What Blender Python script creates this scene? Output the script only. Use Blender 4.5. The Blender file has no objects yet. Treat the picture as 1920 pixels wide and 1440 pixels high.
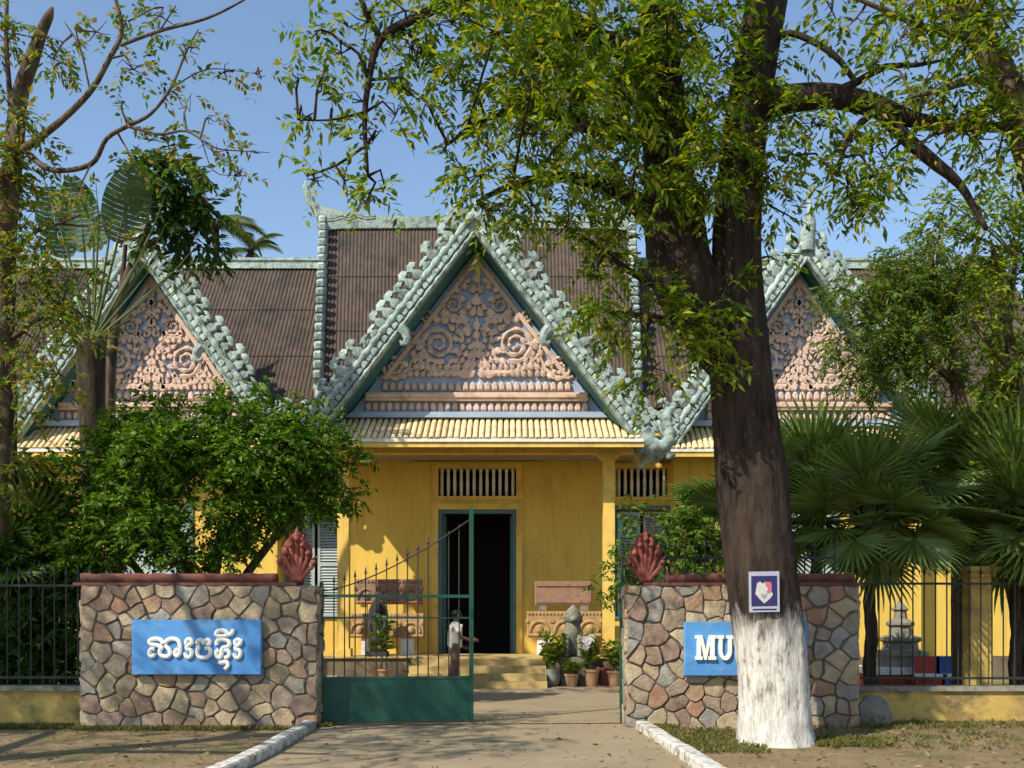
import bpy, math, random
import numpy as np
from mathutils import Vector, Matrix, Quaternion
random.seed(11); RNG = np.random.default_rng(11)
sc = bpy.context.scene
COL = sc.collection
# ------------------------------------------------------------------ camera
F, EYE, HZ = 1900.0, 1.55, 1160.0            # focal length in photo pixels, eye height, horizon row
cd = bpy.data.cameras.new('camera'); cam = bpy.data.objects.new('camera', cd); COL.objects.link(cam)
cam.location = (0, 0, EYE); cam.rotation_euler = (math.radians(90), 0, 0)
cd.sensor_width = 36; cd.lens = 36 * F / 1920; cd.shift_y = (HZ - 720) / 1920
cd.clip_start = .1; cd.clip_end = 2000
sc.camera = cam
# ------------------------------------------------------------------ sky, sun, exposure
SUN = Vector((-1.05, -1.0, 1.37)).normalized()
el = math.asin(SUN.z); az = math.atan2(SUN.x, SUN.y)
w = bpy.data.worlds.new('World'); sc.world = w; w.use_nodes = True
nt = w.node_tree; bg = nt.nodes['Background']
sky = nt.nodes.new('ShaderNodeTexSky'); sky.sky_type = 'NISHITA'; sky.sun_disc = False
sky.sun_elevation = el; sky.sun_rotation = az; sky.air_density = 1.2; sky.dust_density = .4; sky.ozone_density = 2.4
nt.links.new(sky.outputs[0], bg.inputs[0]); bg.inputs[1].default_value = .15
sl = bpy.data.lights.new('sun', 'SUN'); sl.energy = 4.8; sl.angle = math.radians(.55); sl.color = (1, .93, .80)
so = bpy.data.objects.new('sun', sl); COL.objects.link(so); so.location = (-20, -20, 30)
so.rotation_euler = (-SUN).to_track_quat('-Z', 'Y').to_euler()
sc.view_settings.view_transform = 'Standard'; sc.view_settings.look = 'None'
sc.view_settings.exposure = 0.34; sc.view_settings.gamma = 1

# ------------------------------------------------------------------ helpers
def P(px, py, d): return Vector(((px - 960) * d / F, d, EYE + (HZ - py) * d / F))
def X(px, d): return (px - 960) * d / F
def Z(py, d): return EYE + (HZ - py) * d / F
V = Vector

class MB:
    def __init__(s): s.v = []; s.f = []
    def quad(s, *p):
        i = len(s.v); s.v += [tuple(q) for q in p]; s.f.append(tuple(range(i, i + len(p)))); return s
    def box(s, x0, x1, y0, y1, z0, z1):
        i = len(s.v)
        s.v += [(x0,y0,z0),(x1,y0,z0),(x1,y1,z0),(x0,y1,z0),(x0,y0,z1),(x1,y0,z1),(x1,y1,z1),(x0,y1,z1)]
        s.f += [(i,i+3,i+2,i+1),(i+4,i+5,i+6,i+7),(i,i+1,i+5,i+4),(i+1,i+2,i+6,i+5),(i+2,i+3,i+7,i+6),(i+3,i,i+4,i+7)]
        return s
    def prism(s, poly, y0, y1, bev=0, axis='y'):
        """polygon in (x,z), extruded along y (axis 'y'); bev insets the front and back rims"""
        n = len(poly); area = sum(poly[k][0]*poly[(k+1)%n][1]-poly[(k+1)%n][0]*poly[k][1] for k in range(n))
        if area < 0: poly = poly[::-1]
        c = (sum(p[0] for p in poly)/n, sum(p[1] for p in poly)/n)
        def pt(p, y): return (p[0], y, p[1]) if axis == 'y' else (y, p[0], p[1])
        i = len(s.v); rings = []
        if bev:
            def ins(p):
                dx, dz = c[0]-p[0], c[1]-p[1]; L = math.hypot(dx, dz) or 1
                k = min(bev*1.3, L*.4)/L; return (p[0]+dx*k, p[1]+dz*k)
            sm = [ins(p) for p in poly]
            rings = [(sm, y0), (poly, y0+bev), (poly, y1-bev), (sm, y1)]
        else: rings = [(poly, y0), (poly, y1)]
        for r, y in rings: s.v += [pt(p, y) for p in r]
        for k in range(len(rings)-1):
            for a in range(n):
                b = (a+1) % n
                s.f.append((i+k*n+a, i+(k+1)*n+a, i+(k+1)*n+b, i+k*n+b))
        s.f.append(tuple(i+a for a in range(n))); m = (len(rings)-1)*n
        s.f.append(tuple(i+m+a for a in range(n))[::-1])
        return s
    def tube(s, pts, rad, seg=8, cap=True, flat=1.0):
        pts = [V(p) for p in pts]; n = len(pts)
        if not hasattr(rad, '__len__'): rad = [rad]*n
        t = (pts[1]-pts[0]).normalized()
        u = t.orthogonal().normalized(); base = len(s.v)
        for k in range(n):
            t2 = (pts[min(k+1,n-1)]-pts[max(k-1,0)])
            t2 = t2.normalized() if t2.length > 1e-9 else t
            u = t.rotation_difference(t2) @ u; u = (u - t2*u.dot(t2)).normalized(); t = t2
            b = t.cross(u)
            for a in range(seg):
                an = 2*math.pi*a/seg
                s.v.append(tuple(pts[k] + (u*math.cos(an)+b*math.sin(an)*flat)*rad[k]))
        for k in range(n-1):
            for a in range(seg):
                c = (a+1) % seg
                s.f.append((base+k*seg+a, base+k*seg+c, base+(k+1)*seg+c, base+(k+1)*seg+a))
        if cap:
            s.f.append(tuple(base+a for a in range(seg))[::-1])
            s.f.append(tuple(base+(n-1)*seg+a for a in range(seg)))
        return s
    def lathe(s, prof, c=(0,0,0), seg=16, sq=False):
        base = len(s.v); n = len(prof)
        for r, z in prof:
            for a in range(seg):
                an = 2*math.pi*(a+.5)/seg
                s.v.append((c[0]+r*math.cos(an), c[1]+r*math.sin(an), c[2]+z))
        for k in range(n-1):
            for a in range(seg):
                b = (a+1) % seg
                s.f.append((base+k*seg+a, base+k*seg+b, base+(k+1)*seg+b, base+(k+1)*seg+a))
        s.f.append(tuple(base+a for a in range(seg))[::-1]); s.f.append(tuple(base+(n-1)*seg+a for a in range(seg)))
        return s
    def ball(s, c, r, seg=10, rings=7):
        rx, ry, rz = r if hasattr(r, '__len__') else (r, r, r)
        base = len(s.v)
        for k in range(rings+1):
            ph = math.pi*(k/rings) ; sn = max(math.sin(ph), .02)
            for a in range(seg):
                an = 2*math.pi*a/seg
                s.v.append((c[0]+rx*sn*math.cos(an), c[1]+ry*sn*math.sin(an), c[2]-rz*math.cos(ph)))
        for k in range(rings):
            for a in range(seg):
                b = (a+1) % seg
                s.f.append((base+k*seg+a, base+k*seg+b, base+(k+1)*seg+b, base+(k+1)*seg+a))
        return s
    def xform(s, M):
        s.v = [tuple(M @ V(p)) for p in s.v]; return s
    def mesh(s, name, mat=None, smooth=False):
        m = bpy.data.meshes.new(name); m.from_pydata(s.v, [], s.f); m.update()
        if mat: m.materials.append(mat)
        if smooth:
            m.polygons.foreach_set('use_smooth', [True]*len(m.polygons))
            if smooth != 'all':
                try: m.set_sharp_from_angle(angle=math.radians(40))
                except Exception: pass
        return m

def W(o):
    M = Matrix.Identity(4)
    while o is not None: M = o.matrix_basis @ M; o = o.parent
    return M
def tag(o, label=None, cat=None, group=None, kind=None):
    for k, v in (('label', label), ('category', cat), ('group', group), ('kind', kind)):
        if v: o[k] = v
    return o
def thing(name, label, cat, loc=(0,0,0), group=None):
    o = bpy.data.objects.new(name, None); COL.objects.link(o); o.location = loc; o.empty_display_size = .2
    return tag(o, label, cat, group)
def inst(name, me, M, parent=None, kind=None):
    o = bpy.data.objects.new(name, me); COL.objects.link(o)
    if parent is not None: o.parent = parent; o.matrix_basis = W(parent).inverted() @ M
    else: o.matrix_basis = M
    if kind: o['kind'] = kind
    return o
def part(mb, name, mat, parent=None, smooth=False, kind=None):
    """mesh built in world coordinates, linked as a child (or a top-level object with its origin at its base)"""
    me = mb.mesh(name, mat, smooth)
    if parent is not None: return inst(name, me, Matrix.Identity(4), parent, kind)
    co = np.array(mb.v); c = V(((co[:,0].min()+co[:,0].max())/2, (co[:,1].min()+co[:,1].max())/2, co[:,2].min()))
    me.transform(Matrix.Translation(-c)); return inst(name, me, Matrix.Translation(c), None, kind)
def basis(o, x, y, z):
    M = Matrix.Identity(4)
    for i in range(3): M[i][0] = x[i]; M[i][1] = y[i]; M[i][2] = z[i]; M[i][3] = o[i]
    return M

# ------------------------------------------------------------------ materials
def base_mat(name):
    m = bpy.data.materials.new(name); m.use_nodes = True; n = m.node_tree
    return m, n, n.nodes['Principled BSDF'], n.nodes['Material Output']
def ramp(n, stops, interp='LINEAR'):
    r = n.nodes.new('ShaderNodeValToRGB'); r.color_ramp.interpolation = interp
    e = r.color_ramp.elements
    while len(e) < len(stops): e.new(.5)
    for q, (p, c) in zip(e, stops): q.position = p; q.color = (*c, 1) if len(c) == 3 else c
    return r
def wpos(n, stretch=(1,1,1)):
    g = n.nodes.new('ShaderNodeNewGeometry'); mp = n.nodes.new('ShaderNodeMapping'); mp.inputs['Scale'].default_value = stretch
    n.links.new(g.outputs['Position'], mp.inputs['Vector']); return mp.outputs[0]
def noise(n, vec, scale, detail=5, rough=.6):
    t = n.nodes.new('ShaderNodeTexNoise'); t.inputs['Scale'].default_value = scale
    t.inputs['Detail'].default_value = detail; t.inputs['Roughness'].default_value = rough
    n.links.new(vec, t.inputs['Vector']); return t.outputs['Fac']
def mixc(n, f, a, b, mode='MIX'):
    m = n.nodes.new('ShaderNodeMix'); m.data_type = 'RGBA'; m.blend_type = mode
    for s, v in ((m.inputs[0], f), (m.inputs[6], a), (m.inputs[7], b)):
        if hasattr(v, 'is_linked') or hasattr(v, 'links'): n.links.new(v, s)
        elif hasattr(v, '__len__'): s.default_value = (*v, 1)
        else: s.default_value = v
    return m.outputs[2]
def bump(n, bs, h, strength, dist=.02):
    b = n.nodes.new('ShaderNodeBump'); b.inputs['Strength'].default_value = strength; b.inputs['Distance'].default_value = dist
    n.links.new(h, b.inputs['Height']); n.links.new(b.outputs[0], bs.inputs['Normal'])
def pmat(name, c1, c2, scale=3, rough=.8, bstr=.3, bscale=40, stretch=(1,1,1), dirt=None, dscale=1.2, dlo=.52, dhi=.72, objrand=0, spec=.3, bdist=.02):
    m, n, bs, out = base_mat(name); v = wpos(n, stretch)
    col = ramp(n, [(.32, c1), (.68, c2)]); n.links.new(noise(n, v, scale), col.inputs[0]); c = col.outputs[0]
    if dirt:
        f = ramp(n, [(dlo, (0,0,0)), (dhi, (1,1,1))]); n.links.new(noise(n, v, dscale, 8, .7), f.inputs[0])
        c = mixc(n, f.outputs[0], c, dirt)
    if objrand:
        oi = n.nodes.new('ShaderNodeObjectInfo'); hs = n.nodes.new('ShaderNodeHueSaturation')
        mr = n.nodes.new('ShaderNodeMapRange'); mr.inputs[3].default_value = 1-objrand; mr.inputs[4].default_value = 1+objrand
        n.links.new(oi.outputs['Random'], mr.inputs[0]); n.links.new(mr.outputs[0], hs.inputs['Value']); n.links.new(c, hs.inputs['Color']); c = hs.outputs[0]
    n.links.new(c, bs.inputs['Base Color']); bs.inputs['Roughness'].default_value = rough
    bs.inputs['Specular IOR Level'].default_value = spec
    if bstr: bump(n, bs, noise(n, v, bscale, 6), bstr, bdist)
    return m
def streaks(m, dark, amt=.5):
    """rain streaks and damp patches over a wall paint"""
    n = m.node_tree; bs = n.nodes['Principled BSDF']; src = bs.inputs['Base Color'].links[0].from_socket
    f = ramp(n, [(.50,(0,0,0)),(.74,(amt,amt,amt))]); n.links.new(noise(n, wpos(n, (5,5,.45)), 1.6, 7, .65), f.inputs[0])
    c = mixc(n, f.outputs[0], src, dark)
    g = ramp(n, [(.55,(0,0,0)),(.72,(amt,amt,amt))]); n.links.new(noise(n, wpos(n), .7, 9, .7), g.inputs[0])
    c = mixc(n, g.outputs[0], c, tuple(q*1.25 for q in dark)); n.links.new(c, bs.inputs['Base Color'])
def leafmat(name, cols, trans=.35, rough=.58, spec=.2):
    m, n, bs, out = base_mat(name)
    g = n.nodes.new('ShaderNodeNewGeometry'); k = len(cols)
    r = ramp(n, [(i/(k-1), c) for i, c in enumerate(cols)]); n.links.new(g.outputs['Random Per Island'], r.inputs[0])
    n.links.new(r.outputs[0], bs.inputs['Base Color']); bs.inputs['Roughness'].default_value = rough; bs.inputs['Specular IOR Level'].default_value = spec
    t = n.nodes.new('ShaderNodeBsdfTranslucent'); hs = n.nodes.new('ShaderNodeHueSaturation'); hs.inputs['Value'].default_value = 1.35; hs.inputs['Saturation'].default_value = 1.1
    n.links.new(r.outputs[0], hs.inputs['Color']); n.links.new(hs.outputs[0], t.inputs['Color'])
    mx = n.nodes.new('ShaderNodeMixShader'); mx.inputs[0].default_value = trans
    n.links.new(bs.outputs[0], mx.inputs[1]); n.links.new(t.outputs[0], mx.inputs[2]); n.links.new(mx.outputs[0], out.inputs[0])
    return m
M = {}
M['yellow'] = pmat('yellow_limewash', (.75,.51,.105), (.66,.435,.08), 1.3, .85, .2, 60, (1,1,.4), (.42,.27,.08), 1.1, .55, .82)
M['yellow_pale'] = pmat('yellow_paint_pale', (.80,.54,.13), (.72,.46,.10), 2, .8, .12, 60, dirt=(.5,.33,.1), dscale=2)
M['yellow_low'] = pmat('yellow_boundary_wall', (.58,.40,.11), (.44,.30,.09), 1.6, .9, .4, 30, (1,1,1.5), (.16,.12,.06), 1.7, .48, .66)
M['white'] = pmat('white_paint', (.80,.78,.72), (.72,.70,.64), 3, .6, .1, 50, dirt=(.5,.46,.4), dscale=3)
M['cream'] = pmat('cream_fascia', (.82,.80,.72), (.70,.66,.56), 3, .7, .1, 50)
M['ceil'] = pmat('grey_ceiling', (.36,.33,.27), (.30,.27,.22), 2, .9, .1)
M['mint'] = pmat('mint_cement', (.43,.505,.445), (.28,.36,.325), 3.5, .85, .8, 16, dirt=(.075,.095,.08), dscale=4.5, dlo=.50, dhi=.68, objrand=.16, bdist=.04)
M['teal'] = pmat('teal_soffit', (.05,.17,.18), (.035,.12,.14), 2, .75, .2, 30)
M['blue_bg'] = pmat('tympanum_blue', (.36,.445,.57), (.28,.36,.48), 2, .85, .2, 40, dirt=(.36,.40,.42), dscale=2.5)
M['relief'] = pmat('carved_tan', (.68,.50,.40), (.57,.40,.315), 4, .85, .8, 26, dirt=(.33,.23,.19), dscale=6, dlo=.55, dhi=.75, objrand=.12)
M['orange_trim'] = pmat('orange_trim', (.68,.49,.36), (.58,.40,.29), 4, .85, .3, 40, dirt=(.30,.2,.14), dscale=4)
M['roof'] = pmat('brown_roof_tile', (.112,.078,.056), (.066,.047,.036), 5, .85, .4, 30, (1,1,.35), (.035,.030,.026), 1.3, .48, .70, 0)
M['tile'] = pmat('yellow_eave_tile', (.82,.66,.38), (.70,.52,.26), 4, .6, .2, 40, dirt=(.33,.2,.09), dscale=5, objrand=.16)
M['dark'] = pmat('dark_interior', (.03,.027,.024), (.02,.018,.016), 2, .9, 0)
M['doorframe'] = pmat('teal_door_paint', (.10,.20,.20), (.07,.15,.155), 3, .6, .1)
M['shutter'] = pmat('pale_shutter', (.42,.48,.45), (.33,.40,.38), 3, .7, .1)
M['step'] = pmat('yellow_step', (.52,.38,.15), (.42,.30,.12), 3, .85, .3, 30, dirt=(.26,.19,.09), dscale=3)
M['podium'] = pmat('podium_face', (.20,.145,.085), (.13,.095,.065), 3, .9, .4, 24, dirt=(.07,.06,.045), dscale=3)
M['brick_red'] = pmat('red_brick', (.34,.11,.07), (.22,.075,.05), 6, .9, .5, 30, objrand=.15)
M['mortar'] = pmat('mortar', (.16,.135,.108), (.10,.085,.068), 8, .95, .6, 40)
M['naga'] = pmat('red_cement', (.34,.095,.07), (.20,.055,.042), 6, .8, .6, 30, dirt=(.09,.035,.028), dscale=5, dlo=.5, dhi=.7)
M['coping'] = pmat('red_coping', (.19,.07,.05), (.11,.042,.034), 5, .85, .5, 30, dirt=(.06,.04,.03), dscale=4, dlo=.48, dhi=.66)
M['blue'] = pmat('sign_blue', (.085,.275,.58), (.065,.225,.51), 2.5, .6, .2, 50, dirt=(.19,.34,.52), dscale=3, dlo=.52, dhi=.74)
M['letter'] = pmat('letter_white', (.85,.84,.78), (.78,.76,.70), 6, .6, .1)
M['green'] = pmat('gate_green', (.016,.085,.055), (.010,.058,.040), 3, .5, .15, 60, dirt=(.03,.06,.045), dscale=2)
M['iron'] = pmat('dark_iron', (.022,.030,.027), (.03,.032,.028), 6, .5, .2)
M['sandstone'] = pmat('ochre_sandstone', (.48,.31,.14), (.36,.22,.10), 6, .9, .8, 30, dirt=(.16,.10,.06), dscale=8)
M['pinkstone'] = pmat('pink_sandstone', (.34,.20,.13), (.27,.155,.105), 6, .9, .8, 30, dirt=(.15,.09,.065), dscale=7)
M['darkstone'] = pmat('dark_stone', (.06,.055,.048), (.035,.032,.03), 6, .8, .7, 30)
M['greystone'] = pmat('grey_stone', (.27,.245,.19), (.18,.165,.13), 6, .9, .8, 30, dirt=(.08,.075,.05), dscale=5)
M['terracotta'] = pmat('terracotta', (.50,.30,.16), (.38,.20,.10), 5, .85, .3)
M['clay_grey'] = pmat('grey_glazed_pot', (.30,.31,.27), (.22,.23,.20), 5, .5, .2)
M['soil'] = pmat('pot_soil', (.06,.045,.03), (.04,.03,.02), 9, .95, .5)
M['redpaint'] = pmat('red_paint', (.42,.05,.035), (.32,.04,.03), 4, .6, .1)
M['bluepaint'] = pmat('blue_paint', (.03,.09,.32), (.025,.07,.25), 4, .6, .1)
M['kerb'] = pmat('white_kerb', (.74,.72,.66), (.56,.53,.47), 5, .8, .4, 30, dirt=(.20,.17,.12), dscale=6, dlo=.44, dhi=.62)
M['skin'] = pmat('skin', (.20,.10,.06), (.17,.085,.05), 6, .6, 0)
M['hair'] = pmat('hair', (.012,.010,.009), (.016,.013,.011), 6, .5, 0)
M['shirt'] = pmat('cream_shirt', (.80,.74,.60), (.72,.65,.52), 6, .85, .2, 30)
M['trousers'] = pmat('brown_trousers', (.19,.095,.075), (.15,.075,.06), 6, .85, .2, 30)

streaks(M['yellow'], (.40,.255,.075), .55); streaks(M['yellow_pale'], (.42,.29,.11), .55); streaks(M['mint'], (.09,.11,.095), .7); streaks(M['cream'], (.36,.32,.25), .6); streaks(M['blue'], (.11,.24,.42), .5)
def stone_mat():
    m, n, bs, out = base_mat('field_stone'); v = wpos(n)
    oi = n.nodes.new('ShaderNodeObjectInfo')
    r = ramp(n, [(0,(.36,.285,.195)),(.13,(.30,.265,.22)),(.24,(.42,.34,.22)),(.35,(.34,.265,.205)),(.46,(.35,.205,.135)),(.54,(.45,.37,.255)),(.65,(.29,.205,.155)),(.75,(.32,.30,.27)),(.88,(.39,.255,.165)),(.94,(.40,.31,.205))], 'CONSTANT')
    n.links.new(oi.outputs['Random'], r.inputs[0])
    g = ramp(n, [(.3,(.62,.60,.58)),(.7,(1.15,1.12,1.05))]); n.links.new(noise(n, v, 7, 8, .65), g.inputs[0])
    c = mixc(n, 1.0, r.outputs[0], g.outputs[0], 'MULTIPLY')
    f = ramp(n, [(.58,(0,0,0)),(.74,(.8,.8,.8))]); n.links.new(noise(n, v, 4.3, 6, .6), f.inputs[0])
    c = mixc(n, f.outputs[0], c, (.29,.175,.105)); n.links.new(c, bs.inputs['Base Color']); bs.inputs['Roughness'].default_value = .85
    bs.inputs['Specular IOR Level'].default_value = .3
    bump(n, bs, noise(n, v, 22, 8, .65), .8, .03); return m
M['stone'] = stone_mat()

def bark_mat(name, c1, c2, paint=False):
    m, n, bs, out = base_mat(name); v = wpos(n, (1,1,.16))
    nz = noise(n, v, 9, 9, .68); col = ramp(n, [(.36, c2), (.62, c1)]); n.links.new(nz, col.inputs[0]); c = col.outputs[0]
    h = nz
    if paint:
        g = n.nodes.new('ShaderNodeNewGeometry'); s = n.nodes.new('ShaderNodeSeparateXYZ'); n.links.new(g.outputs['Position'], s.inputs[0])
        v2 = wpos(n, (1,1,.22)); ns = noise(n, v2, 9, 6, .7)
        a = n.nodes.new('ShaderNodeMath'); a.operation = 'MULTIPLY_ADD'; a.inputs[1].default_value = -1.0; a.inputs[2].default_value = 2.48
        n.links.new(ns, a.inputs[0])
        d = n.nodes.new('ShaderNodeMath'); d.operation = 'SUBTRACT'; n.links.new(a.outputs[0], d.inputs[0]); n.links.new(s.outputs[2], d.inputs[1])
        f = ramp(n, [(.30,(0,0,0)),(.75,(1,1,1))]); n.links.new(d.outputs[0], f.inputs[0])
        wn = ramp(n, [(.36,(.22,.18,.14)),(.46,(.52,.48,.42)),(.62,(.70,.67,.61))]); n.links.new(noise(n, wpos(n, (1,1,.3)), 11, 6, .7), wn.inputs[0])
        c = mixc(n, f.outputs[0], c, wn.outputs[0])
    n.links.new(c, bs.inputs['Base Color']); bs.inputs['Roughness'].default_value = .92; bs.inputs['Specular IOR Level'].default_value = .15
    bump(n, bs, h, 1.0, .05); return m
M['bark_big'] = bark_mat('dark_bark_whitewashed', (.062,.043,.031), (.017,.012,.010), True)
M['bark'] = bark_mat('grey_brown_bark', (.16,.115,.08), (.05,.036,.027))
M['palmtrunk'] = bark_mat('palm_trunk', (.085,.062,.042), (.025,.019,.014))

def ground_mat():
    m, n, bs, out = base_mat('dry_earth'); v = wpos(n)
    c = ramp(n, [(.30,(.31,.225,.125)),(.55,(.25,.18,.10)),(.75,(.165,.12,.07))]); n.links.new(noise(n, v, .9, 9, .65), c.inputs[0])
    f = ramp(n, [(.50,(0,0,0)),(.66,(1,1,1))]); n.links.new(noise(n, v, .55, 7, .7), f.inputs[0])
    c2 = mixc(n, f.outputs[0], c.outputs[0], (.15,.145,.05))
    sp = ramp(n, [(.60,(0,0,0)),(.66,(1,1,1))]); n.links.new(noise(n, v, 13, 4, .7), sp.inputs[0])
    c3 = mixc(n, sp.outputs[0], c2, (.10,.068,.04))
    n.links.new(c3, bs.inputs['Base Color']); bs.inputs['Roughness'].default_value = .95; bs.inputs['Specular IOR Level'].default_value = .1
    bump(n, bs, noise(n, v, 18, 9, .7), .8, .05); return m
M['ground'] = ground_mat()
def drive_mat():
    m, n, bs, out = base_mat('dusty_concrete'); v = wpos(n)
    c = ramp(n, [(.30,(.33,.26,.16)),(.6,(.27,.21,.13)),(.8,(.19,.148,.092))]); n.links.new(noise(n, v, 1.1, 9, .65), c.inputs[0])
    sp = ramp(n, [(.60,(0,0,0)),(.70,(1,1,1))]); n.links.new(noise(n, v, 5, 8, .75), sp.inputs[0])
    c3 = mixc(n, sp.outputs[0], c.outputs[0], (.16,.115,.065))
    n.links.new(c3, bs.inputs['Base Color']); bs.inputs['Roughness'].default_value = .92; bs.inputs['Specular IOR Level'].default_value = .15
    bump(n, bs, noise(n, v, 30, 9, .7), .5, .03); return m
M['drive'] = drive_mat()
M['lawn'] = pmat('thin_lawn', (.13,.145,.035), (.19,.165,.06), 1.5, .95, .8, 40, dirt=(.22,.16,.085), dscale=1.1)

M['lf_big'] = leafmat('tree_leaves', [(.045,.095,.012),(.075,.140,.015),(.125,.205,.018),(.19,.265,.024),(.28,.31,.03),(.38,.32,.04)], .45)
M['lf_left'] = leafmat('sparse_leaves', [(.05,.10,.015),(.08,.15,.018),(.12,.19,.022),(.18,.22,.028),(.26,.22,.035),(.33,.21,.06)], .40)
M['lf_bush'] = leafmat('bush_leaves', [(.030,.080,.008),(.055,.125,.011),(.085,.175,.014),(.12,.215,.018),(.18,.235,.025)], .34)
M['lf_shrub'] = leafmat('shrub_leaves', [(.045,.10,.010),(.075,.145,.014),(.11,.18,.02),(.16,.21,.03)], .32)
M['lf_feather'] = leafmat('feathery_leaves', [(.040,.095,.022),(.07,.14,.022),(.11,.18,.022),(.17,.215,.03),(.22,.19,.04)], .36)
M['lf_palm'] = leafmat('fan_palm_leaf', [(.095,.15,.030),(.14,.205,.042),(.20,.265,.06)], .32, .42, .45)
M['lf_trav'] = leafmat('traveller_leaf', [(.055,.10,.030),(.075,.125,.045),(.09,.14,.055)], .3, .35, .5)
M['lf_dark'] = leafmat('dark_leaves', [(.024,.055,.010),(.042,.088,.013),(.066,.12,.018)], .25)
M['lf_pot'] = leafmat('pot_plant_leaves', [(.07,.14,.012),(.12,.20,.02),(.20,.26,.03),(.30,.30,.04)], .35)
M['petal_white'] = leafmat('white_petals', [(.75,.72,.70),(.82,.78,.76)], .3)
M['grass'] = leafmat('grass_blades', [(.06,.10,.015),(.11,.14,.025),(.19,.16,.05),(.24,.18,.07)], .3)
M['litter'] = leafmat('fallen_leaves', [(.20,.12,.05),(.28,.17,.07),(.13,.085,.04),(.34,.25,.12)], .1)
M['frond'] = leafmat('coconut_frond', [(.055,.09,.014),(.09,.125,.02),(.15,.15,.03)], .35)
M['stalk'] = pmat('green_stalk', (.12,.16,.05), (.09,.12,.04), 3, .5, .1)

# ------------------------------------------------------------------ ground
g = MB(); g.quad((-300,-60,0),(300,-60,0),(300,600,0),(-300,600,0))
tag(part(g, 'ground', M['ground']), kind='structure')
def sheet(name, pts, z, mat):
    b = MB(); b.quad(*[(x, y, z) for x, y in pts]); return tag(part(b, name, mat), kind='structure')
sheet('driveway', [(-4.2,3),(3.6,3),(2.3,7),(1.86,11.5),(1.74,14.9),(-2.74,14.6),(-2.70,11.5),(-3.0,7)], .006, M['drive'])
sheet('courtyard_path', [(-2.80,14.72),(1.72,15.0),(2.0,18),(3.6,20),(4.2,23.2),(-6.2,23.2),(-5.0,20),(-3.2,17)], .010, M['drive'])
sheet('lawn', [(2.1,15.5),(16,15.6),(16,25),(4.6,25),(4.0,20.5),(2.3,18)], .005, M['lawn'])
def kerb(pts):
    b = MB(); n = len(pts)
    for k in range(n-1):
        (x0,y0),(x1,y1) = pts[k], pts[k+1]; t = V((x1-x0,y1-y0,0)).normalized(); s = V((t.y,-t.x,0))*.09
        a, c = V((x0,y0,0)), V((x1,y1,0))
        L = (c-a).length; m = max(1, round(L/.75))
        for q in range(m):
            p = a + (c-a)*(q/m) + t*.008; r = a + (c-a)*((q+1)/m) - t*.008; h = .12+random.uniform(-.008,.008)
            i = len(b.v); z0 = -.05
            for zz, sh in ((z0,1),(h-.02,1),(h,.78)):
                b.v += [tuple(p+s*sh+V((0,0,zz))), tuple(r+s*sh+V((0,0,zz))), tuple(r-s*sh+V((0,0,zz))), tuple(p-s*sh+V((0,0,zz)))]
            for lev in (0,4):
                for e in range(4):
                    f = (e+1) % 4; b.f.append((i+lev+e, i+lev+f, i+lev+4+f, i+lev+4+e))
            b.f.append((i+8,i+9,i+10,i+11))
    return b
tag(part(kerb([(-3.4,5.5),(-2.92,8),(-2.80,11.5),(-2.86,14.35)]), 'kerb', M['kerb']), kind='structure')
tag(part(kerb([(2.5,5.5),(2.02,8),(1.93,11.5),(1.83,14.25)]), 'kerb', M['kerb']), kind='structure')
# ================================================================== the museum
CX = -.846                                     # axis of the central gable
mus = thing('museum_building', 'yellow museum with three steep carved blue gables and brown tiled roofs', 'building', (CX, 26, 0))

def holed_wall(x0, x1, z0, z1, y0, y1, holes):
    """wall slab with rectangular openings: front, back, reveals and rim"""
    b = MB(); xs = sorted({x0, x1, *[h[0] for h in holes], *[h[1] for h in holes]}); zs = sorted({z0, z1, *[h[2] for h in holes], *[h[3] for h in holes]})
    for i in range(len(xs)-1):
        for j in range(len(zs)-1):
            a, c, e, f = xs[i], xs[i+1], zs[j], zs[j+1]; mx, mz = (a+c)/2, (e+f)/2
            if any(h[0] < mx < h[1] and h[2] < mz < h[3] for h in holes): continue
            b.quad((a,y0,e),(c,y0,e),(c,y0,f),(a,y0,f)); b.quad((a,y1,f),(c,y1,f),(c,y1,e),(a,y1,e))
    for a, c, e, f in holes:
        b.quad((a,y0,e),(a,y0,f),(a,y1,f),(a,y1,e)); b.quad((c,y1,e),(c,y1,f),(c,y0,f),(c,y0,e))
        b.quad((a,y0,f),(c,y0,f),(c,y1,f),(a,y1,f)); b.quad((a,y1,e),(c,y1,e),(c,y0,e),(a,y0,e))
    b.quad((x0,y1,z0),(x0,y0,z0),(x0,y0,z1),(x0,y1,z1)); b.quad((x1,y0,z0),(x1,y1,z0),(x1,y1,z1),(x1,y0,z1)); b.quad((x0,y0,z1),(x1,y0,z1),(x1,y1,z1),(x0,y1,z1))
    return b
FL = .62
door = (-1.89, .11, FL, 4.35); vent = (-1.89, .11, 4.6, 5.41)
sides = [(2.67, 4.0), (-5.70, -4.37)]
holes = [door, vent] + [(a, b, 4.6, 5.41) for a, b in sides] + [(a, b, 1.55, 4.35) for a, b in sides]
HX0, HX1 = -15.6, 14.2
part(holed_wall(HX0, HX1, 0, 6.6, 26, 26.35, holes), 'front_wall', M['yellow'], mus)
b = MB(); b.box(HX0, HX0+.35, 26.36, 34, 0, 6.6); part(b, 'end_wall', M['yellow'], mus)
b = MB(); b.box(HX1-.35, HX1, 26.36, 34, 0, 6.6); part(b, 'end_wall', M['yellow'], mus)
b = MB(); b.box(HX0, HX1, 34.01, 34.36, 0, 6.6); part(b, 'back_wall', M['yellow'], mus)
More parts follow.
